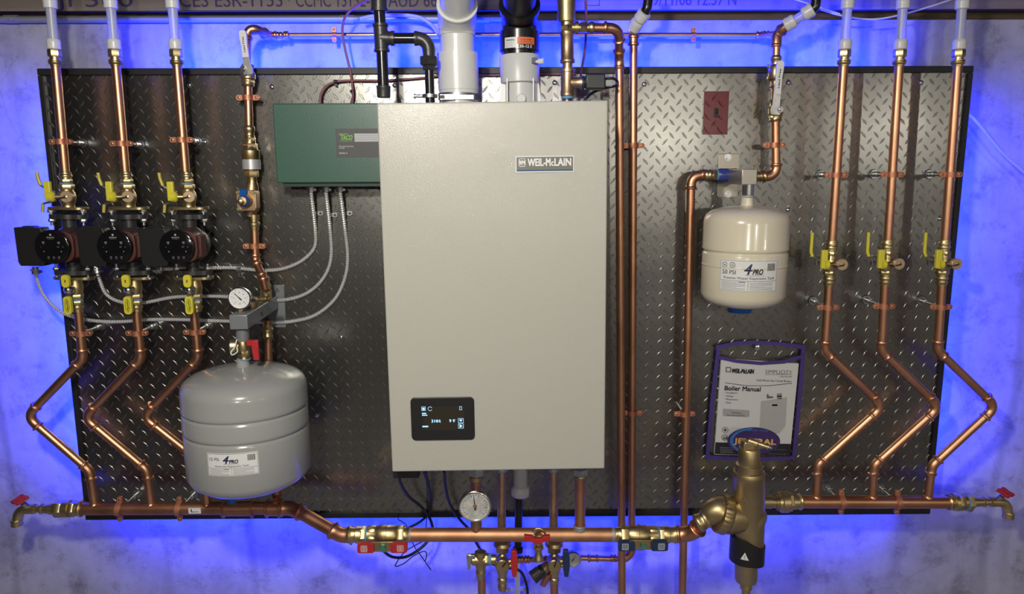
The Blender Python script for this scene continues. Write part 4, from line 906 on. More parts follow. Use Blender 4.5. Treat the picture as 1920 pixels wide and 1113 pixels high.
b = MB(); a = P(467, 639, dtg+.015); b.box(a+V((.008, 0, -.004)), (.026, .012, .014)); a = P(480, 655, dtg+.015); b.prism([(-.009, .025), (.009, .025), (.010, -.024), (-.004, -.024)], a, RT, UP, .012); b.build('lever', redp, t, bevel=.002)
# grey tank
R_ = 112/S(462, 800, dtg); tx = P(463, 790, dtg).x; zt = P(458, 684, dtg).z; zb = P(466, 902, dtg).z-.006
t = thing('expansion_tank', 'large grey heating expansion tank hanging from the grey bracket', 'tank', V((tx, -dtg, zb)))
b = MB(); H = zt-zb
pr = [(0, .001), (.001, R_*.30), (.006, R_*.62), (.015, R_*.83), (.028, R_*.95), (.044, R_)]
for f_ in (.50, .665):
    for q, dr_ in ((-.007, 0), (-.004, -.001), (-.0015, -.0035), (.0015, -.0035), (.004, -.0002), (.007, .0012), (.013, 0)): pr.append((H*f_+q, R_+dr_))
pr += [(H-.055, R_), (H-.045, R_*.985), (H-.035, R_*.95), (H-.026, R_*.87), (H-.018, R_*.74), (H-.010, R_*.52), (H-.005, R_*.28), (H-.003, .016), (H+.010, .0145), (H+.018, .0145)]
b.rev((tx, -dtg, zb), UP, pr, 96); b.build('shell', tank_grey, t, ang=60)
col(t, 'sealant', tape, 458, 671, 458, 673, dtg, [(0, .0155), (1, .0155)])
o = P(434, 930, dtg); o.z = zb+.004; b = MB(); b.rev(o, (0, 0, -1), [(-.004, .026), (.004, .020), (.008, .0130), (o.z-P(434, 942, dtg).z-.001, .0120), (o.z-P(434, 942, dtg).z, .008)], 24); b.build('bottom_cap', bluep, t)
lc = P(435, 871, dtg+R_); a0 = math.asin((lc.x-tx)/R_); tank_label(t, tx, lc.z, R_, 93/S(435, 871, dtg+R_)*1.02, 45/S(435, 871, dtg+R_), 1, dtg, ang0=a0)
# pipe behind the tank
t = thing('copper_pipe', 'copper pipe running down behind the grey tank into the manifold', 'pipe', P(503, 610, .06)); b = MB(); b.sweep([P(502, 600, .07), P(506, 760, .07), P(519, 925, .08), P(519, 938, DR)], .0102, 18); b.build('pipe', copper_dull, t)
col(t, 'brass_adapter', brass, 501, 606, 502, 634, .07, [(0, .010), (.3, .013), (.35, .0155), (.5, .0155), (.55, .0125), (.8, .0125), (.85, .0140), (1, .0115)]); b = MB(); coupling(b, P(519, 920, .08), UP, .0102, .03); b.build('coupling', copper_dull, t)
# ---- green relay box
a, c = P(519, 343, .10), P(733, 193, .10); t = thing('relay_box', 'green metal switching relay box tucked behind the boiler at left', 'control box', V((a.x, 0, a.z)))
w_, h_ = c.x-a.x, c.z-a.z; b = MB(); b.box((a.x+w_/2, -.051, a.z+h_/2), (w_, .098, h_)); b.build('housing', green, t, bevel=.003)
b = MB(); b.box((a.x+w_/2+.004, -.048, a.z-.0045), (w_-.02, .085, .010)); b.build('base_lip', mat('dark_green', (.012, .03, .026), .5), t)
lx, lz0, lz1 = P(630, 270, .1).x, P(660, 295, .1).z, P(660, 241, .1).z; f = plane_fn((0, -.1006, 0), RT, UP, OUT); b = MB(); b.rect(f, lx, lz0, c.x-.01, lz1, 0, 0)
def gt(s, px, py, hp, wp, m, bold=0, sh=0): p = P(px, py, .1006); b.text(s, plane_fn((p.x, -.1006, p.z), RT, UP, OUT), 0, 0, hp/S(px, py, .1), width=wp/S(px, py, .1), m=m, bold=bold, shear=sh)
gt('TACO', 640, 262, 8.5, 21, 2, .03, .4)
for i, (x0, y0, x1, y1) in enumerate([(636, 251.5, 652, 250.3), (635, 253.5, 644, 252.4), (636, 264.6, 661, 263.8)]): p, q = P(x0, y0, .1), P(x1, y1, .1); b.rect(f, p.x, p.z, q.x, q.z, .0003, 2)
p, q = P(665, 265.5, .1), P(728, 250, .1); b.rect(f, p.x, p.z, q.x, q.z, .0003, 3)
for k in range(3): z_ = p.z+(q.z-p.z)*(k+1)/4; b.rect(f, p.x, z_, q.x, z_+.0006, .0006, 4)
gt('SR Switching Relay', 636, 275.5, 2.8, 27, 1); gt('6 ZONE', 636, 278.7, 2.4, 10, 1); gt('SR506-4', 636, 288.5, 3, 15, 1, .01)
b.build('label', [dkgrey, mat('print_white', (.6,)*3, .5), greenb, lgrey, inkg], t, flat_=True)
# ---- armoured cables
def cable(label, pts, d0, conn):
    q = [P(x, y, d) for x, y, d in pts]; t = thing('armoured_cable', label, 'cable', q[0], 'armoured cables from the green box')
    sp = spline(q, 10); out = [sp[0]]; step = .0022; acc = 0
    for i in range(1, len(sp)):
        seg = sp[i]-sp[i-1]; Ls = seg.length; s = step-acc
        while s < Ls: out.append(sp[i-1]+seg*(s/Ls)); s += step
        acc = (Ls-(s-step))
    rad = [(.0052, .0050, .0036)[i % 3] for i in range(len(out))]
    MB().sweep(out, rad, 10).build('armour', mat('armour', (.80, .80, .78), .32, .6), t, ang=25)
    for k, e in ((0, sp[0]), (-1, sp[-1])):
        d_ = (sp[1]-sp[0]) if k == 0 else (sp[-2]-sp[-1]); b = MB(); b.rev(e, d_, [(-.006, .008), (0, .008), (.001, .0135), (.004, .0135), (.005, .0105), (.014, .0105), (.015, .006)], 8); b.box(e+d_.normalized()*.009+V((.0105, 0, 0)), (.008, .009, .006)); b.build('connector', steel, t)
    return t
cable('armoured cable from the green box nearest its left end, ending at the third pump', [(582, 349, .05), (585, 375, .045), (591, 430, .012), (590, 462, .008), (572, 484, .008), (545, 499, .008), (515, 506, .008), (480, 506, .008), (440, 502, .010), (395, 502, .03), (340, 503, .04), (292, 505, .05)], .05, 1)
cable('middle armoured cable from the green box, ending at the second pump', [(610, 349, .05), (613, 375, .045), (619, 430, .012), (621, 480, .008), (610, 515, .008), (585, 543, .008), (550, 559, .008), (505, 563, .008), (440, 557, .010), (385, 555, .012), (325, 557, .02), (270, 567, .035), (228, 566, .04), (200, 552, .05), (187, 525, .06), (180, 502, .06)], .05, 1)
cable('rightmost armoured cable from the green box, ending at the leftmost pump', [(636, 349, .05), (640, 375, .045), (647, 430, .012), (652, 480, .008), (647, 520, .008), (628, 560, .008), (592, 590, .008), (550, 602, .008), (510, 604, .010), (430, 602, .012), (340, 599, .014), (280, 599, .018), (215, 603, .025), (155, 598, .035), (112, 583, .045), (84, 556, .05), (70, 525, .055), (67, 503, .06)], .05, 1)
for k, (px, py) in enumerate(((591, 400), (618, 403), (646, 400), (449, 508))):
    p = P(px, py, .012); t = thing('cable_strap', ['small steel strap on the armoured cable nearest the left end of the green box', 'small steel strap on the middle armoured cable', 'small steel strap on the armoured cable nearest the boiler', 'small steel strap on the cable right of the pumps'][k], 'strap', p, 'small cable straps')
    b = MB(); b.rev(p+V((0, 0, -.005)) if k < 3 else p+V((-.005, 0, .004)), UP if k < 3 else RT, [(0, .0066), (.010, .0066)], 16); e = p+(V((.012, .008, 0)) if k < 3 else V((0, .008, -.011))); b.prism(rr(.014, .012, .003, 4), e, RT, UP, .002); b.build('band', steel, t)
    b = MB(); b.rev(e+V((.001, -.002, 0)), OUT, [(0, .0035), (.002, .003)], 12); b.build('screw', chrome, t)
# ================================================================== BOILER
db = .40
TL_, TR_, BL_, BR_ = P(706, 191, db), P(1140, 190, db), P(735, 883, db), P(1134, 880, db)
bw = ((TR_-TL_).length+(BR_-BL_).length)/2; bh = ((TL_-BL_).length+(TR_-BR_).length)/2
bt = math.atan2(-(((TL_+TR_)/2-(BL_+BR_)/2).x), ((TL_+TR_)/2-(BL_+BR_)/2).z); bc = (BL_+BR_)/2
Rb = Matrix.Rotation(-bt, 3, 'Y')
t = thing('boiler', 'large beige wall mounted gas boiler with a small black touch display', 'boiler', V((bc.x, -.02, bc.z))); boiler = t
t.rotation_euler = (0, -bt, 0)
def BLc(px, py, d=db): return Rb.inverted() @ (P(px, py, d)-V((bc.x, -.02, bc.z)))
fy = -(db-.02)
b = MB(); b.box((0, fy/2+.01, bh/2-.004), (bw-.006, -fy-.02, bh-.012)); b.build('cabinet', boilerm, t, world=False)
b = MB(); b.box((0, fy+.013, bh/2), (bw, .026, bh)); b.build('front_cover', boilerm, t, world=False, bevel=.0035)
q = BLc(763, 891, .33); b = MB(); b.box((q.x, q.y, q.z/2), (.062, .03, -q.z)); b.build('connector_strip', blackp, t, world=False)
# name plate
f = plane_fn((0, fy, 0), RT, UP, OUT)
a, c, e = BLc(966, 324), BLc(1077, 323.5), BLc(966, 292)
w_, h_ = c.x-a.x, e.z-a.z; o_ = (a.x, a.z)
def nf(x, y, off): return V((o_[0]+x, fy-.0014-off, o_[1]+y))
b = MB(); b.prism(rr(w_, h_, .001, 2, w_/2, h_/2), V((o_[0], fy+.0004, o_[1])), RT, UP, .0018)
b.rect(nf, .0015, .0015, w_-.0015, h_-.0015, .0001, 1); b.rect(nf, .003, .003, w_-.003, h_-.003, .0002, 2)
b.rect(nf, .003, .0055, w_-.003, .0068, .0004, 3); b.rect(nf, .003, .003, w_-.003, .0054, .0003, 4)
b.text('WEIL-M\u1d04LAIN' if 0 else 'WEIL-M', nf, w_*.215, h_*.40, h_*.42, width=w_*.38, m=1, bold=.03, off=.0005); b.text('c', nf, w_*.610, h_*.40, h_*.36, width=w_*.04, m=1, bold=.02, off=.0005); b.text('LAIN', nf, w_*.665, h_*.40, h_*.42, width=w_*.275, m=1, bold=.03, off=.0005)
b.frame(nf, w_*.06, h_*.36, w_*.175, h_*.84, .0014, .0005, 1); b.text('W', nf, w_*.073, h_*.46, h_*.26, width=w_*.042, m=1, bold=.03, off=.0005); b.text('M', nf, w_*.122, h_*.46, h_*.26, width=w_*.042, m=1, bold=.03, off=.0005)
b.build('name_plate', [lgrey, white, mat('plate_grey', (.14, .14, .115), .4), mat('stripe_blue', (.02, .10, .36), .4), mat('stripe_teal', (.02, .06, .10), .4)], t, world=False, flat_=True)
# display
a, c, e = BLc(772, 824.5), BLc(890, 824), BLc(771, 745); w_, h_ = c.x-a.x, e.z-a.z; o_ = ((BLc(772, 824).x+BLc(770, 745).x)/2, a.z)
def df_(x, y, off): return V((o_[0]+x, fy-.0042-off, o_[1]+y))
b = MB(); b.prism(rr(w_, h_, .010, 8, w_/2, h_/2), V((o_[0], fy+.002, o_[1])), RT, UP, .0062); bz = b.build('display_bezel', blackp, t, world=False, bevel=.0012)
b = MB(); b.rect(df_, w_*.19, h_*.24, w_*.84, h_*.80, .0002, 0)
def dx_(px, py): return ((px-771)/119*w_, (824-py)/79*h_)
def drect(x0, y0, x1, y1, m, off=.0004): p, q = dx_(x0, y1), dx_(x1, y0); b.rect(df_, p[0], p[1], q[0], q[1], off, m)
def dframe(x0, y0, x1, y1): p, q = dx_(x0, y1), dx_(x1, y0); b.frame(df_, p[0], p[1], q[0], q[1], .0008, .0004, 1)
dframe(791.5, 761, 799, 768.5); drect(793, 763, 797.5, 767, 1); p = dx_(807.5, 765)
for i in range(22):
    a0_, a1_ = 2*PI*(i+2)/26, 2*PI*(i+3)/26; R0, R1 = .0042, .0050; b.flat([(p[0]+R*math.cos(q), p[1]+R*math.sin(q)) for R, q in ((R0, a0_), (R1, a0_), (R1, a1_), (R0, a1_))], df_, .0004, 1)
drect(792, 772.5, 800, 774.5, 1); drect(792, 776, 802, 777.6, 1); drect(792, 796.5, 803, 799, 1); dframe(862.5, 761.5, 867, 768)
for i, (s, x, wd) in enumerate((('3', 809.5, 4), ('H', 814.8, 4), ('H', 820.5, 3), (':', 825.5, 1.5), ('9', 843, 4), ('9', 849.5, 4))): p = dx_(x, 790.5); b.text(s, df_, p[0], p[1], 5.6/119*w_, m=1, bold=.02)
p = dx_(854.5, 786); b.rect(df_, p[0], p[1], p[0]+.001, p[1]+.001, .0004, 1)
for y in (783.5, 793.5): dframe(859.5, y, 869.5, y+8.6)
for tri in (((861.3, 785.6), (867.7, 785.6), (864.5, 790.4)), ((862, 794.6), (868, 797.8), (862, 801.2))): b.flat([dx_(*q) for q in tri][::-1], df_, .0004, 1)
b.build('screen', [screen, screenb], t, world=False, flat_=True)
# lugs peeping over the top edge, sensor bracket
for px, w_ in ((791, .02), (1122, .008)): q = BLc(px, 186, .3); b = MB(); b.rev((q.x, q.y, bh-.01), UP, [(0, w_/2), (.014, w_/2), (.016, w_/3)], 12); b.build('top_lug', steel, t, world=False)
# ================================================================== GAS LINE
d = .20
t = thing('gas_pipe', 'black iron gas pipe with tee, elbow and union above the boiler', 'gas pipe', P(714, 40, d)); b = MB()
def at(px, py): return P(px, py, d)
def seg(b, x0, y0, x1, y1, prof, n=24): a, c = at(x0, y0), at(x1, y1); L_ = (c-a).length; b.rev(a, c-a, [(f_*L_, r) for f_, r in prof], n)
k = 1/S(714, 60, d)
seg(b, 710, -30, 711, 22, [(0, .0175), (.9, .0175), (1, .0165)]); b.rev(at(711, 22), (0, 0, -1), [(-.008, .0195), (0, .0195), (.001, .014)], 24); b.build('coupling', iron, t)
b = MB(); seg(b, 711, 18, 713, 48, [(0, .0133), (1, .0133)]); b.build('nipple', ironp, t)
b = MB(); seg(b, 713, 45, 716, 97, [(0, .0150), (0, .0185), (.09, .0185), (.11, .0165), (.89, .0165), (.91, .0185), (1, .0185), (1, .0150)]); seg(b, 714, 71, 740, 72, [(0, .0175), (.55, .0160), (.72, .0150), (.74, .0170), (1, .0170), (1, .0140)]); b.build('tee', iron, t)
b = MB(); seg(b, 716, 95, 719, 165, [(0, .0133), (1, .0133)]); b.build('drip_leg', ironp, t)
b = MB(); seg(b, 719, 161, 719.5, 183, [(0, .0165), (.1, .0172), (.2, .0165), (.95, .0158), (1, .0145)]); b.build('cap', iron, t)
b = MB(); seg(b, 738, 72, 782, 72, [(0, .0120), (1, .0120)]); b.build('nipple', ironp, t)
b = MB(); q0, q1, q2 = at(782, 72), at(803, 72), at(804, 95); pth, _ = fillet([q0, q1, q2], .026); b.sweep([V(p) for p in pth], .0155, 20); b.rev(q0, RT, [(-.006, .012), (-.006, .0168), (0, .0168), (.003, .0158)], 22); b.build('elbow', iron, t)
b = MB(); seg(b, 804, 88, 805, 132, [(0, .0135), (.05, .0150), (.2, .0150), (1, .0130)]); b.hexa(at(804, 106), (0, 0, -1), 0, .020, .0225); b.hexa(at(804.5, 121), (0, 0, -1), 0, .013, .0165); b.build('union', iron, t)
b = MB(); seg(b, 805, 130, 807, 205, [(0, .0112), (1, .0112)]); b.build('nipple', ironp, t)
b = MB(); o = at(806, 180); b.rev(o+V((0, 0, -.004)), UP, [(0, .0118), (0, .0185), (.008, .0185), (.008, .0118)], 24); b.rev(o, (-1, 0, 0), [(.015, .004), (.034, .004), (.034, .006), (.038, .006)], 14); b.build('ring_clip', steel, t)
# ================================================================== VENTS
d = .14
def vseg(b, x0, y0, x1, y1, prof, n=48, d0=d, d1=None, m=0):
    a, c = P(x0, y0, d0), P(x1, y1, d0 if d1 is None else d1); L_ = (c-a).length; b.rev(a, c-a, [(f_*L_, r) for f_, r in prof], n, m)
t = thing('vent_pipe', 'white plastic exhaust vent pipe with angled elbow rising from the boiler top', 'vent pipe', P(861, 205, d)); u = 1/S(861, 130, d)
b = MB(); vseg(b, 861, 205, 858, 100, [(0, 37*u), (.335, 37*u), (.34, 38*u), (1, 38.3*u), (1, 34*u)]); b.build('coupling', pvc, t)
b = MB(); vseg(b, 858, 102, 857, 58, [(0, 31.5*u), (1, 31.5*u)]); b.build('pipe', pvc, t)
b = MB(); o = P(857, 66, d); o2 = P(857, 40, d); pth = spline([P(857.5, 68, d), P(857, 50, d), P(857, 30, d+.02), P(857, 12, d+.05)], 5); b.sweep(pth, [33.5*u]*4+[35.5*u]*(len(pth)-4), 48)
e = pth[-1]; dd = (pth[-1]-pth[-2]).normalized(); b.rev(e, dd, [(0, 35.5*u), (.001, 37*u), (.006, 37*u), (.006, 32*u)], 48); b.build('elbow', pvc, t)
b = MB(); b.sweep([e-dd*.02, e+dd*.35], 31.5*u, 48); b.build('upper_pipe', pvc, t)
b = MB(); vseg(b, 860, 188, 860, 176, [(0, 38.2*u), (1, 38.2*u)], 60); q = P(845, 182, d+38.5*u); b.box(q+V((-.008, -.003, 0)), (.034, .008, .012)); b.box(q+V((.03, .0, 0)), (.05, .004, .010)); b.rev(q+V((-.026, -.004, 0)), RT, [(0, .0055), (.012, .0055)], 8); b.build('hose_clamp', mat('clamp_steel', (.28, .29, .30), .38, .9), t)
b = MB(); q = P(823, 124, d); b.box(q+V((.0005, -.012, 0)), (.002, .014, .020)); b.build('sticker', inkg, t)
t = thing('air_intake_pipe', 'black plastic intake pipe above the grey-white coupling on the boiler top', 'vent pipe', P(974, 104, d))
b = MB(); vseg(b, 974, 104, 974, 60, [(0, 33.5*u), (.15, 33.5*u), (.16, 37*u), (1, 37*u), (1, 33*u)]); b.build('coupling', abs_, t)
pth = spline([P(974, 62, d), P(974, 45, d), P(974, 28, d+.015), P(974, 12, d+.04)], 5); b = MB(); b.sweep(pth, 33*u, 48); e = pth[-1]; dd = (pth[-1]-pth[-2]).normalized(); b.rev(e, dd, [(-.012, 34*u), (-.010, 37*u), (.006, 37.5*u), (.006, 31*u)], 48); b.build('elbow', abs_, t)
b = MB(); b.sweep([e-dd*.02, e+dd*.35], 30.5*u, 48); b.build('upper_pipe', abs_, t)
R0 = 37*u; b = MB(); c0 = P(974, 85, d)
def cf(x, y, off): a = x/R0; return V((c0.x+(R0+.0006+off)*math.sin(a), -d-(R0+.0006+off)*math.cos(a), c0.z+y))
def cy_(px): return (px-974)*u
b.rect(cf, cy_(944), -.012, cy_(968), .012, 0, 0, 5); b.rect(cf, cy_(969), -.004, cy_(1003), .012, 0, 1, 6)
b.text('WARNING', cf, cy_(947), .004, .0035, width=.022, m=2, bold=.03)
for k_ in range(5): b.rect(cf, cy_(946), .001-.0025*k_, cy_(964-(k_*3) % 5), .0016-.0025*k_, .0003, 3, 3)
b.text('THIS PIPE', cf, cy_(973), .004, .004, width=.030, m=4, bold=.02); b.text('35-12 E', cf, cy_(974), -.012, .006, width=.030, m=0, bold=.03)
for k_ in range(2): b.rect(cf, cy_(972), .0015-.003*k_, cy_(1000), .0022-.003*k_, .0003, 4, 4)
b.build('warning_label', [white, orange, ink, inkg, mat('ink_brown', (.25, .05, .02), .5)], t, flat_=True)
t = thing('vent_adapter', 'light grey ribbed vent adapter with test port between boiler and black intake pipe', 'vent adapter', P(975, 205, d))
b = MB(); vseg(b, 976, 206, 974, 104, [(0, 28*u), (.48, 28*u), (.50, 36.5*u), (.97, 37.8*u), (1, 36*u)])
b.build('body', mat('adapter_grey', (.56, .57, .56), .35), t)
for s_ in (-1, 1):
    b = MB(); x0 = P(975+s_*27, 190, d); x1 = P(975+s_*40, 190, d); z1 = P(975, 150, d).z; z0 = P(975, 200, d).z
    b.rings([[V((x0.x, -d-.006, z0)), V((x1.x, -d-.006, z0)), V((x0.x+s_*.010, -d-.006, z1)), V((x0.x, -d-.006, z1))], [V((x0.x, -d-.002, z0)), V((x1.x, -d-.002, z0)), V((x0.x+s_*.010, -d-.002, z1)), V((x0.x, -d-.002, z1))]]); b.build('gusset', whitep, t)
    b = MB(); xx = P(975+s_*24, 190, d).x; b.box((xx, -d-.026, (z0+z1)/2), (.003, .03, z1-z0)); b.build('rib', whitep, t)
b = MB(); b.rev(P(977, 186, d+.02), OUT, [(0, 9*u), (.020, 9*u), (.022, 7.5*u)], 24); b.build('boss', mat('adapter_grey', (.56, .57, .56), .35), t)
b = MB(); q = P(1001, 115, d+.03); b.box(q, (.014, .020, .014)); b.build('clip', navyp, t, bevel=.001); b = MB(); b.rev(P(1004, 116, d+.035), (.7, -.6, 0), [(0, .004), (.012, .004), (.012, .0065), (.022, .0065), (.024, .004)], 16); b.build('test_cap', whitep, t)
# ================================================================== RELIEF + FLOW SWITCH STACK
d = .16
t = thing('bronze_tee_stack', 'bronze fittings with gold air vent standing on the right of the boiler top', 'fitting', P(1063, 190, d)); u = 1/S(1063, 100, d)
def vs(name, m, x0, y0, x1, y1, prof, n=28, hexs=()):
    a, c = P(x0, y0, d), P(x1, y1, d); L_ = (c-a).length; b = MB()
    if prof: b.rev(a, c-a, [(f_*L_, r*u) for f_, r in prof], n)
    for f0, f1, r in hexs: b.hexa(a, c-a, f0*L_, f1*L_, r*u)
    return b.build(name, m, t)
vs('air_vent', gold, 1062, 42, 1062, -20, [(0, 13), (.02, 16), (.10, 16.8), (.50, 16.8), (.60, 17.3), (1, 17.3)])
vs('neck', brass, 1063, 66, 1062.5, 40, [(0, 11), (.1, 13), (.2, 12), (.5, 11), (1, 12)], hexs=((.25, .7, 13.5),))
vs('tee', bronze, 1064, 118, 1063, 60, [(0, 13), (.02, 13.8), (.10, 13.8), (.14, 12.2), (.86, 12.2), (.90, 13.5), (1, 13.5)])
vs('nipple', bronze, 1064, 134, 1064, 114, [(0, 9.5), (1, 9.5)])
vs('tee', bronze, 1064, 180, 1064, 130, [(0, 12), (.02, 13), (.1, 13), (.13, 12.2), (.88, 12.2), (.90, 14), (1, 14), (1, 10)])
vs('nipple', steel, 1064, 200, 1064, 184, [(0, 10.5), (.7, 10.5), (1, 8.5)]); vs('sealant', tape, 1064, 185, 1064, 179, [(0, 11), (1, 11)])
b = MB(); a = P(1064, 155, d); b.rev(a, RT, [(0, 11*u), (14*u, 11*u), (20*u, 10*u), (24*u, 12*u), (27*u, 12*u)], 24); b.build('side_outlet', bronze, t)
b = MB(); b.rev(a, RT, [(27*u, 13*u), (31*u, 13*u)], 28); b.build('blue_ring', navyp, t)
ts = thing('flow_sensor', 'black sensor plugged into the side of the bronze tee, with looping cable', 'sensor', a+V((31*u, 0, 0)))
b = MB(); q = P(1115, 154, d); b.box(q, (36*u, .042, 27*u)); b.rev(a, RT, [(31*u, 11*u), (36*u, 11*u)], 20); b.build('housing', mat('sensor_black', (.02, .024, .026), .3), ts, bevel=.003)
b = MB(); b.sweep(spline([P(1131, 150, d), P(1140, 147, d+.01), P(1150, 147, d+.01), P(1157, 152, d), P(1157, 159, d), P(1149, 162, d-.02), P(1130, 166, d-.07), P(1108, 176, d-.08), P(1090, 196, d-.08)], 6), .0035, 10); b.build('lead', rubber, ts)
b = MB(); b.box(P(1141, 156, d), (.018, .02, .016)); b.build('plug', mat('clear_plug', (.35, .37, .37), .2), ts, bevel=.002)
b = MB(); a = P(1064, 52, d); b.rev(a, RT, [(8*u, 9*u), (14*u, 9*u), (14*u, 12*u), (20*u, 12*u)], 22); b.rev(a, RT, [(20*u, 8*u), (24*u, 8*u), (42*u, 8*u)], 22); b.hexa(a, RT, 24*u, 36*u, 10.5*u); b.rev(a, RT, [(40*u, 9*u), (44*u, 11*u), (47*u, 11*u), (50*u, 9*u)], 22); b.build('side_adapter', brass, t)
# copper risers right of the boiler
pipe_run('copper_pipe', 'tall copper pipe from the bronze stack elbow, passing nearest the right of the boiler', 'pipe', [P(1108, 52, d), P(1160, 53, d), P(1161, 110, .10), P(1168, 1500, .10)], .0109, .026, ext=.014)
d2 = .05
t = thing('copper_pipe', 'tall copper pipe behind its neighbour right of the boiler, ending in a bottom bend', 'pipe', P(1188, 80, d2))
pth, arcs = fillet([P(1188, 58, d2), P(1184, 1048, d2), P(1088, 1045, d2)], .032); b = MB(); k_ = len(pth); b.sweep(pth[:-1], .0106, 20); b.sweep(pth[-2:], .0078, 16); b.build('pipe', copper, t)
b = MB(); press_elbow(b, arcs[0], .0106, .004); b.build('elbow', copper, t)
for px, py, L_, r_ in ((1150, 1046, .016, .0078), (1112, 1046, .03, .0078)): b = MB(); coupling(b, P(px, py, d2), RT, r_, L_); b.build('coupling', copper, t)
b = MB(); b.rev(P(1187.5, 86, d2), UP, [(0, .012), (.002, .0150), (.006, .0150), (.008, .0125), (.018, .0125), (.020, .0150), (.024, .0150), (.026, .0125), (.034, .0115)], 22); b.build('coupling', copper, t)
b = MB(); c_ = P(1189, 54, d2+.02); R = .0125; b.sweep([c_+V((R*math.cos(a), 0, R*math.sin(a))) for a in [2*PI*i/28 for i in range(29)]], .0028, 8, cap=False); b.build('tee_ring', copper, t)
thick_tube('thick white plastic tube with black elbow above the copper pipes right of the boiler', [P(1189, 52, d2+.02), P(1197, 40, d2+.035), P(1208, 25, d2+.05)], .0118, [P(1208, 24, d2+.05), P(1213, 17, d2+.055), P(1215, 2, d2+.055), P(1215, -30, d2+.055)])
dup(clamp0, P(1187, 273, d2), 'copper clamp on the pipe right of the boiler at name plate height', 0); dup(clamp0, P(1185, 773, d2), 'copper clamp on the pipe right of the boiler at display height', 0)
# ================================================================== THIN WIRES ABOVE
def wire(label, pts, r, m, name='wire', cat='wire'):
    t = thing(name, label, cat, P(*pts[0])); MB().sweep(spline([P(*p) for p in pts], 8), r, 10).build('lead', m, t); return t
w1 = wire('maroon thermostat wire running from the green box behind the black drip leg to the right', [(600, 195, .03), (602, 176, .025), (612, 161, .02), (632, 153, .015), (660, 151, .012), (720, 151, .012), (780, 147, .012), (840, 141, .012), (930, 141, .012), (1000, 139, .012), (1080, 139, .012)], .0032, wire_maroon)
b = MB(); b.rev(P(630, 153, .015), RT, [(-.005, .005), (.005, .005)], 10); b.box(P(630, 158, .012), (.006, .006, .010)); b.build('clip', blackp, w1)
w2 = wire('maroon thermostat wire curving up from the green box over the blue-lit wall', [(658, 195, .03), (662, 175, .02), (657, 135, .01), (647, 92, .01), (642, 60, .01), (646, 35, .02), (662, 15, .03), (690, -2, .05), (705, -12, .05)], .0032, wire_maroon)
b = MB(); b.rev(P(661, 171, .018), UP, [(-.004, .005), (.004, .005)], 10); b.box(P(659, 171, .012), (.008, .006, .006)); b.build('clip', blackp, w2)
wire('maroon wire hanging behind the gold air vent down to the flow sensor', [(1098, -12, .06), (1099, 40, .05), (1097, 90, .04), (1089, 140, .04), (1086, 165, .04), (1086, 196, .05)], .0030, wire_maroon)
wire('pale tube arching over the wall behind the black gas pipe', [(675, 35, -.01), (700, 30, -.01), (750, 28, -.01), (785, 32, -.01), (808, 46, -.01), (822, 64, 0)], .0045, pexm, 'plastic_tube', 'tube')
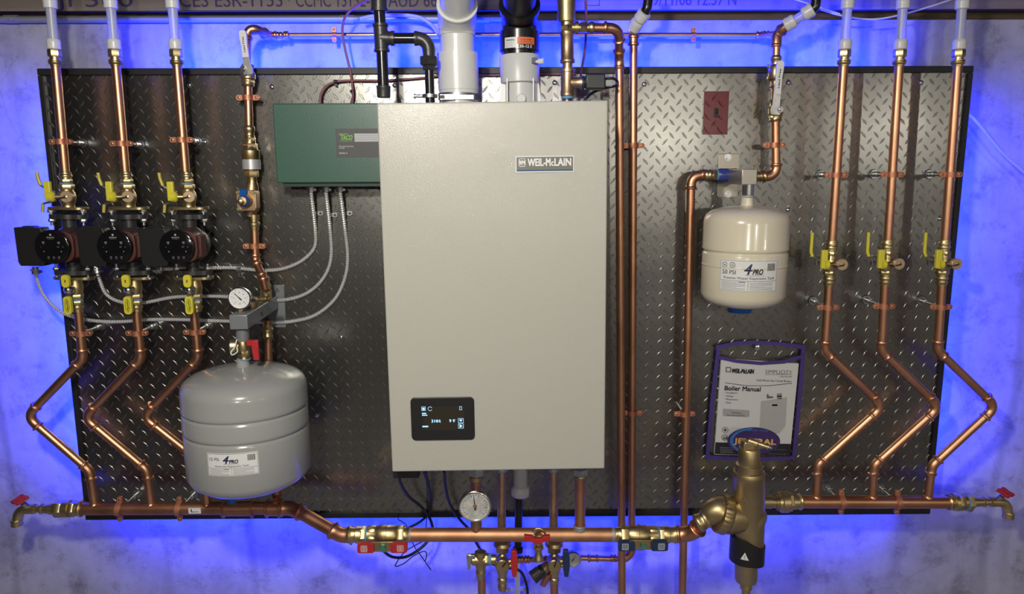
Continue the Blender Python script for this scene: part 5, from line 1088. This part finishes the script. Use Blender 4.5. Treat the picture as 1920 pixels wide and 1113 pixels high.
# ================================================================== BELOW THE BOILER
dh = .25; RH = .0178; hy = 1002
A, B = P(748, hy, dh), P(1186, hy, dh)
t = thing('header_pipe', 'thick horizontal copper header pipe under the boiler between red and blue valves', 'pipe', A); MB().sweep([A, B], RH, 28).build('pipe', copper_worn, t)
b = MB(); b.rev(P(769, hy, dh), RT, [(-.002, RH*1.01), (0, RH*1.05), (.003, RH*1.03)], 24); b.rev(P(1148, hy, dh), RT, [(-.002, RH*1.01), (0, RH*1.05), (.006, RH*1.03)], 24); b.build('solder_ring', galv, t)
def big_valve(label, x0, x1, s_, hm, logo_m):
    """full size ball valve in the header; s_=+1: flows to the right"""
    t = thing('header_valve', label, 'valve', P((x0+x1)/2, hy, dh)); a, c = P(x0, hy, dh), P(x1, hy, dh); D = c-a; Ln = D.length
    b = MB(); b.rev(a, D, [(0, RH+.0004), (0, .0205), (.03*Ln, .0225), (.06*Ln, .0205), (.08*Ln, .0195), (.13*Ln, .0195), (.14*Ln, .0220), (.22*Ln, .0215), (.235*Ln, .0205)], 28); b.hexa(a, D, .13*Ln, .30*Ln, .0215); b.build('press_adapter', brass, t)
    b = MB(); b.rev(a, D, [(.30*Ln, .0215), (.325*Ln, .0215)], 28); b.build('sealant', tape, t)
    b = MB(); b.rev(a, D, [(.32*Ln, .0200), (.44*Ln, .0205), (.49*Ln, .0225), (.52*Ln, .0250), (.60*Ln, .0248), (.605*Ln, .0262), (.63*Ln, .0262), (.635*Ln, .0248), (.76*Ln, .0245), (.80*Ln, .0215)], 32); b.hexa(a, D, .325*Ln, .46*Ln, .0225); b.hexa(a, D, .80*Ln, .92*Ln, .0240); b.rev(a, D, [(.9*Ln, .020), (.97*Ln, .020), (.98*Ln, RH+.001), (Ln, RH+.0004)], 28); b.build('body', brass, t)
    f_ = a+D*.60; hz = P(710, 1024, dh+.035).z; q = V((f_.x, -dh-.022, hz+.006))
    b = MB(); b.rev(V((f_.x, -dh, A.z-.012)), (0, -.55, -.45), [(.01, .012), (.030, .0115)], 18); b.build('stem', gold, t)
    b = MB(); b.box(V((f_.x, -dh-.036, hz)), (.052, .004, .026)); hh = b.build('handle', gold, t, bevel=.0008)
    b = MB(); b.hexa(V((f_.x+.001, -dh-.038, hz-.001)), OUT, 0, .008, .0085); b.build('nut', mat('green_zinc', (.12, .42, .36), .35, .8), hh)
    for sx in (-1, 1):
        c0 = V((f_.x+sx*.0415, -dh-.032, hz)); b = MB(); b.prism(rr(.042, .0245, .005, 5), c0, RT, UP, .014); ff = plane_fn(c0+V((sx*.004, -.0142, 0)), RT, UP, OUT)
        b.frame(ff, -.008, -.0085, .008, .0085, .0011, .0002, 1); b.frame(ff, -.0055, -.006, .0055, .006, .0007, .0002, 1)
        for k in range(4): b.rect(ff, -.0035, -.0042+k*.0024, .0035, -.0032+k*.0024, .0002, 2)
        b.build('grip', [hm, white, logo_m], hh, flat_=True)
big_valve('large brass header valve with two red grips, left below the boiler', 652, 768, 1, redp, white)
big_valve('large brass header valve with two dark blue grips, right below the boiler', 1270, 1154, -1, navyp, mat('print_silver', (.5, .52, .55), .4))
# pipe from the blue valve to separator
dsep = .30
t = pipe_run('copper_pipe', 'short bent copper pipe between the blue-grip valve and the large air separator', 'pipe', [P(1262, hy, dh), P(1296, 1001, dh+.01), P(1330, 968, dsep)], RH, .05, mtl=copper_dull, ext=.008)
t = thing('separator_union', 'big gold union nut joining the bent pipe to the air separator', 'fitting', P(1340, 965, dsep))
def ss(name, m, x0, y0, x1, y1, prof, d0=dsep, d1=None, n=40, hexs=()):
    a, c = P(x0, y0, d0), P(x1, y1, d0 if d1 is None else d1); L_ = (c-a).length; b = MB()
    if prof: b.rev(a, c-a, [(f_*L_, r*us) for f_, r in prof], n)
    for f0, f1, r in hexs: b.hexa(a, c-a, f0*L_, f1*L_, r*us)
    return b.build(name, m, t)
us = 1/S(1400, 950, dsep)
ss('press_adapter', brass, 1306, 982, 1340, 962, [(0, 15), (.1, 17.5), (.2, 17.5), (.28, 15.5), (.4, 15.5), (.45, 18.5), (.55, 19), (.62, 17), (.8, 19), (1, 20)])
b = MB(); pth = spline([P(1326, 971, dsep), P(1336, 962, dsep), P(1347, 958, dsep), P(1356, 961, dsep)], 5); b.sweep(pth, [(18+13*(i/(len(pth)-1))**.8)*us for i in range(len(pth))], 36); b.build('swept_body', gold, t)
a, c = P(1346, 960, dsep), P(1362, 965, dsep); D = (c-a).normalized(); b = MB(); R = []
for k, (tt, rr0) in enumerate(((0, 30), (.002, 35), (.006, 36), (.022, 37), (.026, 35), (.030, 31))):
    d_, u_, w_ = ortho(D); R.append([a+D*tt+(u_*math.cos(2*PI*j/96)+w_*math.sin(2*PI*j/96))*(rr0+(.9 if (j//2) % 2 and 0 < k < 5 else 0))*us for j in range(96)])
b.rings(R); b.build('union_nut', gold, t)
# separator
t = thing('air_separator', 'large gold brass air and dirt separator with black band', 'air separator', P(1403, 1110, dsep))
b = MB(); a, c = P(1362, 966, dsep), P(1404, 972, dsep); b.rev(a, c-a, [(-.004, 33*us), (.006, 34*us), (.030, 30*us), (.05, 27*us)], 44); b.build('side_branch', gold, t)
b = MB(); a = P(1405, 980, dsep); c = P(1432, 1015, dsep-.02); b.rev(P(1402, 965, dsep), V((.55, -.05, -.42)), [(0, 26*us), (.026, 27.5*us), (.034, 24*us), (.040, 14*us), (.041, .001)], 40); b.build('dirt_pocket', gold, t)
ss('body', gold, 1404, 880, 1404, 1020, [(0, 22), (.015, 28), (.05, 29.8), (.10, 29.8), (.11, 28.8), (.8, 28.8), (1, 27.5)])
ss('shoulder_nut', gold, 1405, 866, 1404, 884, [(0, 20), (.2, 24), (1, 25)], hexs=((.25, .8, 23.5),))
ss('vent_chamber', gold, 1405, 838, 1405, 872, [(0, 13), (.03, 18), (.1, 19.5), (.8, 20), (.82, 21.5), (1, 22)])
b = MB(); q = P(1403, 835, dsep); b.prism([(-.016, -.008), (.014, -.008), (.014, .004), (.006, .012), (-.012, .014), (-.016, .004)], q+V((0, .012, 0)), RT, UP, .024); b.build('vent_head', gold, t, bevel=.003)
b = MB(); a = P(1410, 828, dsep+.005); D = P(1438, 837, dsep+.02)-a; b.rev(a, D, [(-.010, .004), (-.008, .009), (.014, .0085), (.016, .0065), (.022, .0065), (.022, .0078), (.028, .0078), (.028, .0055), (.036, .0055), (.037, .0068), (.040, .0068), (.041, .0035), (.046, .003)], 20); b.build('vent_spout', gold, t)
b = MB(); c0 = P(1401, 1026, dsep); R = 32.5*us; K = 40; rings_ = []
for j in range(K+1):
    a = -2.1+4.2*j/K; s_ = math.sin(a); z0 = -.033-.006*(s_*.5+.5)*0-.008*max(0, s_); z1 = .036-.024*max(0, min(1, s_*.9+.35)); 
    rings_.append([V((c0.x+r_*math.sin(a), c0.y-r_*math.cos(a), c0.z+z)) for r_, z in ((R-.004, z0), (R, z0+.002), (R, z1-.002), (R-.004, z1))])
b.rings(rings_); f = lambda x, y, off: V((c0.x+(R+.0004+off)*math.sin(x/R), c0.y-(R+.0004+off)*math.cos(x/R), c0.z+y))

for i in range(20):
    u0, u1 = i/20, (i+1)/20; h0, h1 = 1-abs(2*u0-1), 1-abs(2*u1-1); x0_, x1_ = -.029+.02*u0, -.029+.02*u1
    b.flat([(x0_, -.012), (x1_, -.012), (x1_, -.012+.020*h1), (x0_, -.012+.020*h0)], f, 0, 1)
b.rect(f, -.0195, -.0065, -.0185, 0, .0003, 0); b.rect(f, -.0197, -.0095, -.0183, -.008, .0003, 0); b.build('magnet_band', [blackp, white], t)
ss('lower_body', gold, 1399, 1048, 1399, 1092, [(0, 21), (.8, 21), (.92, 19), (1, 12)])
ss('drain_valve', brass, 1399, 1090, 1398, 1140, [(0, 10), (.05, 11), (.25, 11), (.3, 8), (.5, 8), (.55, 10), (1, 10)])
b = MB(); f = plane_fn(P(1393, 941, dsep+29.4*us), RT, UP, OUT)
for pts in ([(0, .014), (.012, 0), (0, -.014), (-.012, 0)],):
    for i in range(4):
        p, q = pts[i], pts[(i+1) % 4]
        if i == 2: q = (-.008, -.004)
        d_ = V((q[0]-p[0], q[1]-p[1], 0)).normalized()*.0009; b.flat([(p[0]-d_.y, p[1]+d_.x), (p[0]+d_.y, p[1]-d_.x), (q[0]+d_.y, q[1]-d_.x), (q[0]-d_.y, q[1]+d_.x)], f, .0002, 0)
b.rect(f, -.0008, -.010, .0008, .006, .0002, 0); b.rect(f, .0036, -.004, .0052, .006, .0002, 0); b.build('emblem', mat('emblem_gold', (.66, .54, .33), .3, 1), t, flat_=True)
# ---- drops from the boiler
db2 = .25
def drop(name, label, cat, x, y0, y1, r, d, m=copper, group=None):
    t = thing(name, label, cat, P(x, y0, d), group); a, c = P(x, y0, d), P(x, y1, d); MB().sweep([a, c], r, 22).build('pipe', m, t); return t
def nut(t, x, y, d, h, r, m=galv, hexn=True, nm='nut'):
    b = MB(); a = P(x, y, d); L_ = h/S(x, y, d); (b.hexa(a, (0, 0, -1), 0, L_, r) if hexn else b.rev(a, (0, 0, -1), [(0, r*.95), (.001, r), (L_-.001, r), (L_, r*.95)], 24)); return b.build(nm, m, t)
t = drop('copper_pipe', 'copper drop pipe behind the large thermometer under the boiler', 'pipe', 892.5, 872, 996, .0135, db2, copper_dull); nut(t, 892.5, 876, db2, 15, .0205, galv); nut(t, 892.5, 892, db2, 8, .0170, gold, False)
g = gauge('thermometer', 'large silver dial thermometer in front of the header pipe under the boiler', 890.5, 948.5, 30.5, dh+.035, 95, 22, face=mat('dial_silver', (.74, .74, .70), .25, .35, noise=(60, (.55, .55, .52), .4, .6)), rimm=chrome)
b = MB(); b.rev(P(893, 994, dh), UP, [(0, .012), (.012, .012), (.014, .0145), (.034, .0145)], 20); b.build('well', gold, g); b = MB(); b.rev(P(890.5, 948.5, dh+.038), OUT, [(0, .005), (.003, .004)], 14); b.build('hub', strapm, g)
t = drop('copper_pipe', 'dull copper pipe under the boiler ending in the red-handled service valve', 'pipe', 940.5, 872, 1024, .0115, .19, bronze); nut(t, 941, 876, .19, 7, .0155, galv, False)
t = drop('drain_pipe', 'grey plastic condensate pipe with ribbed collar under the boiler', 'drain pipe', 976, 872, 916, .0195, .12, pvcg)
b = MB(); a = P(976, 914, .12); R = []; d_, u_, w_ = ortho((0, 0, -1))
for k, (tt, r0) in enumerate(((-.006, .0195), (-.004, .0225), (.002, .0245), (.004, .0252), (.020, .0238), (.024, .020))): R.append([a+d_*tt+(u_*math.cos(2*PI*j/64)+w_*math.sin(2*PI*j/64))*(r0+(.0011 if (j//4) % 2 and k > 2 and k < 5 else 0)) for j in range(64)])
b.rings(R); b.build('collar', mat('collar_grey', (.50, .50, .50), .35), t)
b = MB(); b.sweep([P(973, 925, .12), P(971, 1032, .12)], .0105, 20); b.build('lower_pipe', abs_, t)
b = MB(); b.rev(P(971, 1030, .12), UP, [(-.006, .014), (.006, .014)], 20); b.build('rubber_sleeve', abs_, t)
t = drop('drain_hose', 'white drain hose strapped to the wall below the header pipe', 'hose', 970, 1046, 1400, .0085, .03, whitep)
b = MB(); p = P(970, 1103, .015); b.box(p, (.066, .006, .012)); b.rev(P(970, 1103, .03)+V((0, 0, -.006)), UP, [(0, .0105), (.012, .0105)], 18); b.build('strap', whitep, t)
for px in (954, 985): b = MB(); b.hexa(P(px, 1103, .02), OUT, 0, .005, .0065); b.build('screw', steel, t)
t = drop('copper_pipe', 'dull copper pipe under the boiler ending in the blue-handled service valve', 'pipe', 1038, 872, 1024, .0115, .19, bronze); nut(t, 1038, 876, .19, 7, .0155, galv, False)
t = drop('copper_pipe', 'bright copper pipe dropping from the boiler into the right part of the header', 'pipe', 1087.5, 884, 990, .0135, db2); nut(t, 1088, 878, db2, 12, .0205, galv); nut(t, 1088, 890, db2, 7, .0165, gold, False)
b = MB(); b.rev(P(1087, 984, db2), (0, 0, -1), [(0, .0145), (.002, .0165), (.006, .0158), (.012, .017)], 22); b.build('solder_joint', galv, t)
# ---- red drain tee under header
dv = dh+.01
t = thing('drain_valve', 'small brass drain valve with red wing handle in front of the header pipe', 'drain valve', P(1009, 1030, dv))
b = MB(); b.rev(P(1010, 1001, dh), OUT, [(.012, .012), (.030, .012)], 20); b.rev(P(1009.5, 1014, dv+.022), (0, .0, -1), [(-.012, .010), (.004, .0105), (.010, .0085), (.012, .0125), (.020, .0128), (.024, .0090), (.036, .0090), (.044, .0135), (.052, .0140), (.052, .009)], 22)
c0 = P(1009.5, 997, dh+.03); b.sweep([c0+V((.0135*math.cos(a), 0, .010*math.sin(a))) for a in [PI*i/12 for i in range(13)]], .0025, 8); b.build('body', brass, t)
b = MB(); q = P(1008, 1009, dv+.05); uw = 1/S(1008, 1009, dv+.05)
b.prism([(x*uw, y*uw) for x, y in ((-25, 8), (-25, -3), (-10, -5), (-8, -9), (8, -9), (10, -5), (23, -3), (23, 7), (10, 6), (7, 1), (-7, 1), (-9, 6))], q+V((0, .006, 0)), RT, UP, .012); b.build('handle', redp, t, bevel=.001)
# ---- service valves
def service(label, x, s_, hm, cap_a, d=.21):
    t = thing('service_valve', label, 'valve', P(x, 1052, d)); u = 1/S(x, 1050, d)
    def v(nm, m, y0, y1, prof, hexs=(), n=26):
        a, c = P(x, y0, d), P(x, y1, d); L_ = (c-a).length; b = MB()
        if prof: b.rev(a, c-a, [(f_*L_, r*u) for f_, r in prof], n)
        for f0, f1, r in hexs: b.hexa(a, c-a, f0*L_, f1*L_, r*u)
        return b.build(nm, m, t)
    v('union_nut', gold, 1015, 1034, [(0, 15), (.1, 16), (.3, 17), (.5, 13)], hexs=((.35, .95, 13.5),))
    v('body', brass, 1033, 1078, [(0, 6), (.12, 7), (.22, 12), (.4, 14), (.6, 14), (.85, 10), (1, 8.5)])
    b = MB(); o = P(x, 1056, d+.022); b.rev(o, OUT, [(-.01, 10*u), (.006, 12.5*u), (.014, 12.5*u), (.016, 11*u)], 30); b.build('purge_cap', gold, t)
    b = MB(); f_ = o+V((0, -.018, 0)); b.sweep(spline([f_, f_+V((.004*cap_a, -.001, .006)), f_+V((.009*cap_a+.002, 0, .014)), f_+V((.010*cap_a+.003, .008, .018))], 5), .0015, 8); b.build('tether', rubber, t)
    a = P(x, 1052, d+.015); b = MB(); b.rev(a, RT, [(10*u, 5*u), (19*u, 5*u)], 14); b.rev(a+V((0, 0, -.012)), RT, [(10*u, 3.5*u), (17*u, 3.5*u)], 12); b.build('stem', gold, t)
    q = P(x+22*1, 1052, d+.018); b = MB(); b.prism([(-5.5*u, 26*u), (4*u, 26*u), (6.5*u, 10*u), (6.5*u, -8*u), (4*u, -26*u), (-3*u, -26*u), (-6*u, -8*u), (-6.5*u, 10*u)], q, RT, UP, .014); b.build('handle', hm, t, bevel=.0015); return t, u, v
t, u, v = service('brass service valve with upright red handle below the header', 942, 1, redp, 1.0)
v('lower_adapter', brass, 1074, 1092, [(0, 8.5), (.4, 8), (.5, 9.5), (.7, 9.5), (1, 8)])
b = MB(); b.rev(P(942, 1088, .21), (0, 0, -1), [(0, .009), (.004, .0115), (.018, .0125), (.026, .011), (.030, .006)], 22); b.build('end_cap', bronze, t)
t, u, v = service('brass service valve with upright blue handle below the header', 1039, 1, navyp, .2)
v('lower_adapter', brass, 1074, 1092, [(0, 8.5), (.4, 8), (.5, 9.5), (.7, 9.5), (1, 7.5)])
b = MB(); b.sweep([P(1039, 1088, .21), P(1041, 1500, .21)], .0108, 20); b.build('outlet_pipe', copper, t)
b = MB(); b.rev(P(1028, 1075, .22), (-.35, .2, -.9), [(0, .007), (.02, .010), (.04, .008)], 16); b.build('drain_stub', copper, t)
# relief knob on the blue one, gauge
t = thing('relief_valve', 'black capped relief valve tilted down from the blue-handled service valve', 'valve', P(1022, 1066, .22)); a = P(1032, 1056, .22); c = P(998, 1083, .24); L_ = (c-a).length; b = MB(); b.rev(a, c-a, [(.05*L_, .008), (.1*L_, .012), (.42*L_, .0150), (.45*L_, .0150)], 26); b.build('bonnet', gold, t)
b = MB(); b.rev(a, c-a, [(.40*L_, .0155), (.60*L_, .0165), (.62*L_, .0178), (.66*L_, .0178), (.68*L_, .0168), (.97*L_, .0180), (L_, .0165)], 28); b.build('cap', mat('cap_dark', (.022, .022, .024), .3), t)
g = gauge('pressure_gauge', 'small grey pressure gauge half hidden behind the blue handle', 1074.5, 1048, 15, .10, 60, 13, face=mat('dial_grey', (.5, .51, .5), .4), rimm=steel)
b = MB(); b.rev(P(1086, 1047, .075), RT, [(-.03, .006), (.006, .006)], 14); b.build('stem', copper, g)
# red side: twisty copper between
t = thing('copper_pipe', 'short knobbly copper link behind the small brass drain valve', 'pipe', P(985, 1049, .12)); b = MB(); b.sweep([P(966, 1049, .12), P(1066, 1047, .09)], .0078, 16); b.build('pipe', copper, t)
for px in (976, 988, 1026): b = MB(); coupling(b, P(px, 1048, .115), RT, .0078, .014); b.build('coupling', copper, t)
# pressure relief on the left
d = .19; t = thing('relief_valve', 'brass pressure relief valve with silver test lever at lower left of the header', 'valve', P(901, 1050, d)); u = 1/S(901, 1050, d)
b = MB(); a = P(930, 1048, d); b.rev(a, (-1, 0, 0), [(0, 9*u), (10*u, 9*u), (12*u, 10.5*u), (20*u, 10.5*u), (44*u, 11*u), (46*u, 8*u), (50*u, 6*u)], 24); b.hexa(a, (-1, 0, 0), 14*u, 22*u, 12*u)
a = P(901, 1034, d); b.rev(a, (0, 0, -1), [(-2*u, 8*u), (0, 11*u), (26*u, 11*u), (30*u, 9.5*u), (36*u, 9*u), (38*u, 10*u), (42*u, 10*u), (48*u, 8.5*u), (54*u, 8.2*u)], 24); b.build('body', brass, t)
b = MB(); b.rev(P(921, 1048, d), (-1, 0, 0), [(0, 10.8*u), (5*u, 10.8*u)], 24); b.build('sealant', tape, t)
b = MB(); q = P(880, 1050, d+.01); b.prism([(-5*u, 14*u), (4*u, 14*u), (4*u, 2*u), (2*u, -16*u), (-3*u, -16*u), (-5*u, 4*u)], q, RT, UP, .004); b.box(q+V((.006, 0, .012)), (.018, .012, .010)); b.build('test_lever', steel, t, bevel=.0008)
b = MB(); b.sweep([P(903, 1080, d), P(908, 1500, d)], .0108, 20); b.build('discharge_pipe', copper, t)
b = MB(); b.rev(P(944, 1048, d), (-1, 0, 0), [(8*u, 9*u), (26*u, 9.5*u)], 20); b.build('inlet', brass, t)
# ---- black cables under the boiler
def cab(label, pts, r): return wire(label, pts, r, rubber, 'power_cable', 'cable')
cab('black cable leaving the boiler bottom at its left and looping under the red-grip valve', [(747, 884, .15), (751, 905, .12), (766, 930, .06), (789, 949, .03), (805, 970, .03), (811, 990, .02), (806, 1008, .02), (788, 1028, .04), (762, 1043, .06), (738, 1044, .08), (722, 1035, .10), (716, 1024, .12)], .0042)
cab('black cable under the boiler crossing down to the left behind the header', [(798, 884, .15), (803, 905, .10), (808, 935, .04), (806, 958, .03), (790, 976, .02), (768, 988, .02), (752, 994, .02), (735, 1003, .0)], .0036)
cab('black cable dropping beside the thermometer and reappearing below the header', [(833, 884, .15), (836, 915, .10), (844, 945, .05), (862, 973, .03), (880, 993, .02), (896, 1022, .03), (915, 1052, .04), (945, 1062, .04), (975, 1070, .04), (987, 1095, .04), (990, 1125, .04)], .0040)
cab('thin black wire under the boiler with its loose end trailing below the header', [(793, 884, .15), (800, 905, .10), (801, 945, .03), (799, 985, .02), (796, 1010, .02), (778, 1022, .02), (758, 1035, .02), (741, 1060, .02), (757, 1056, .02), (775, 1042, .02), (795, 1033, .02), (800, 1040, .02), (797, 1052, .02)], .0016)
cab('thin stray black wire end hanging just under the plate at left of the boiler', [(748, 960, .01), (746, 972, .01), (755, 978, .01), (764, 988, .01), (777, 1024, .01), (790, 1042, .02), (808, 1068, .02)], .0015)
# outlet elbow behind the separator, meeting the right manifold union
ts_ = [o for o in bpy.data.objects if o.name == 'air_separator'][0]
q0 = P(1446, 940, DR); xs = P(1404, 950, dsep).x
pth, _ = fillet([q0, V((xs, -DR, q0.z)), V((xs, -(dsep-.02), q0.z))], .03)
b = MB(); b.sweep(pth, .019, 24); b.rev(V((xs, -(dsep-.06), q0.z)), (0, -1, 0), [(0, .020), (.002, .028), (.022, .028), (.026, .022)], 32); b.build('outlet_elbow', gold, ts_)
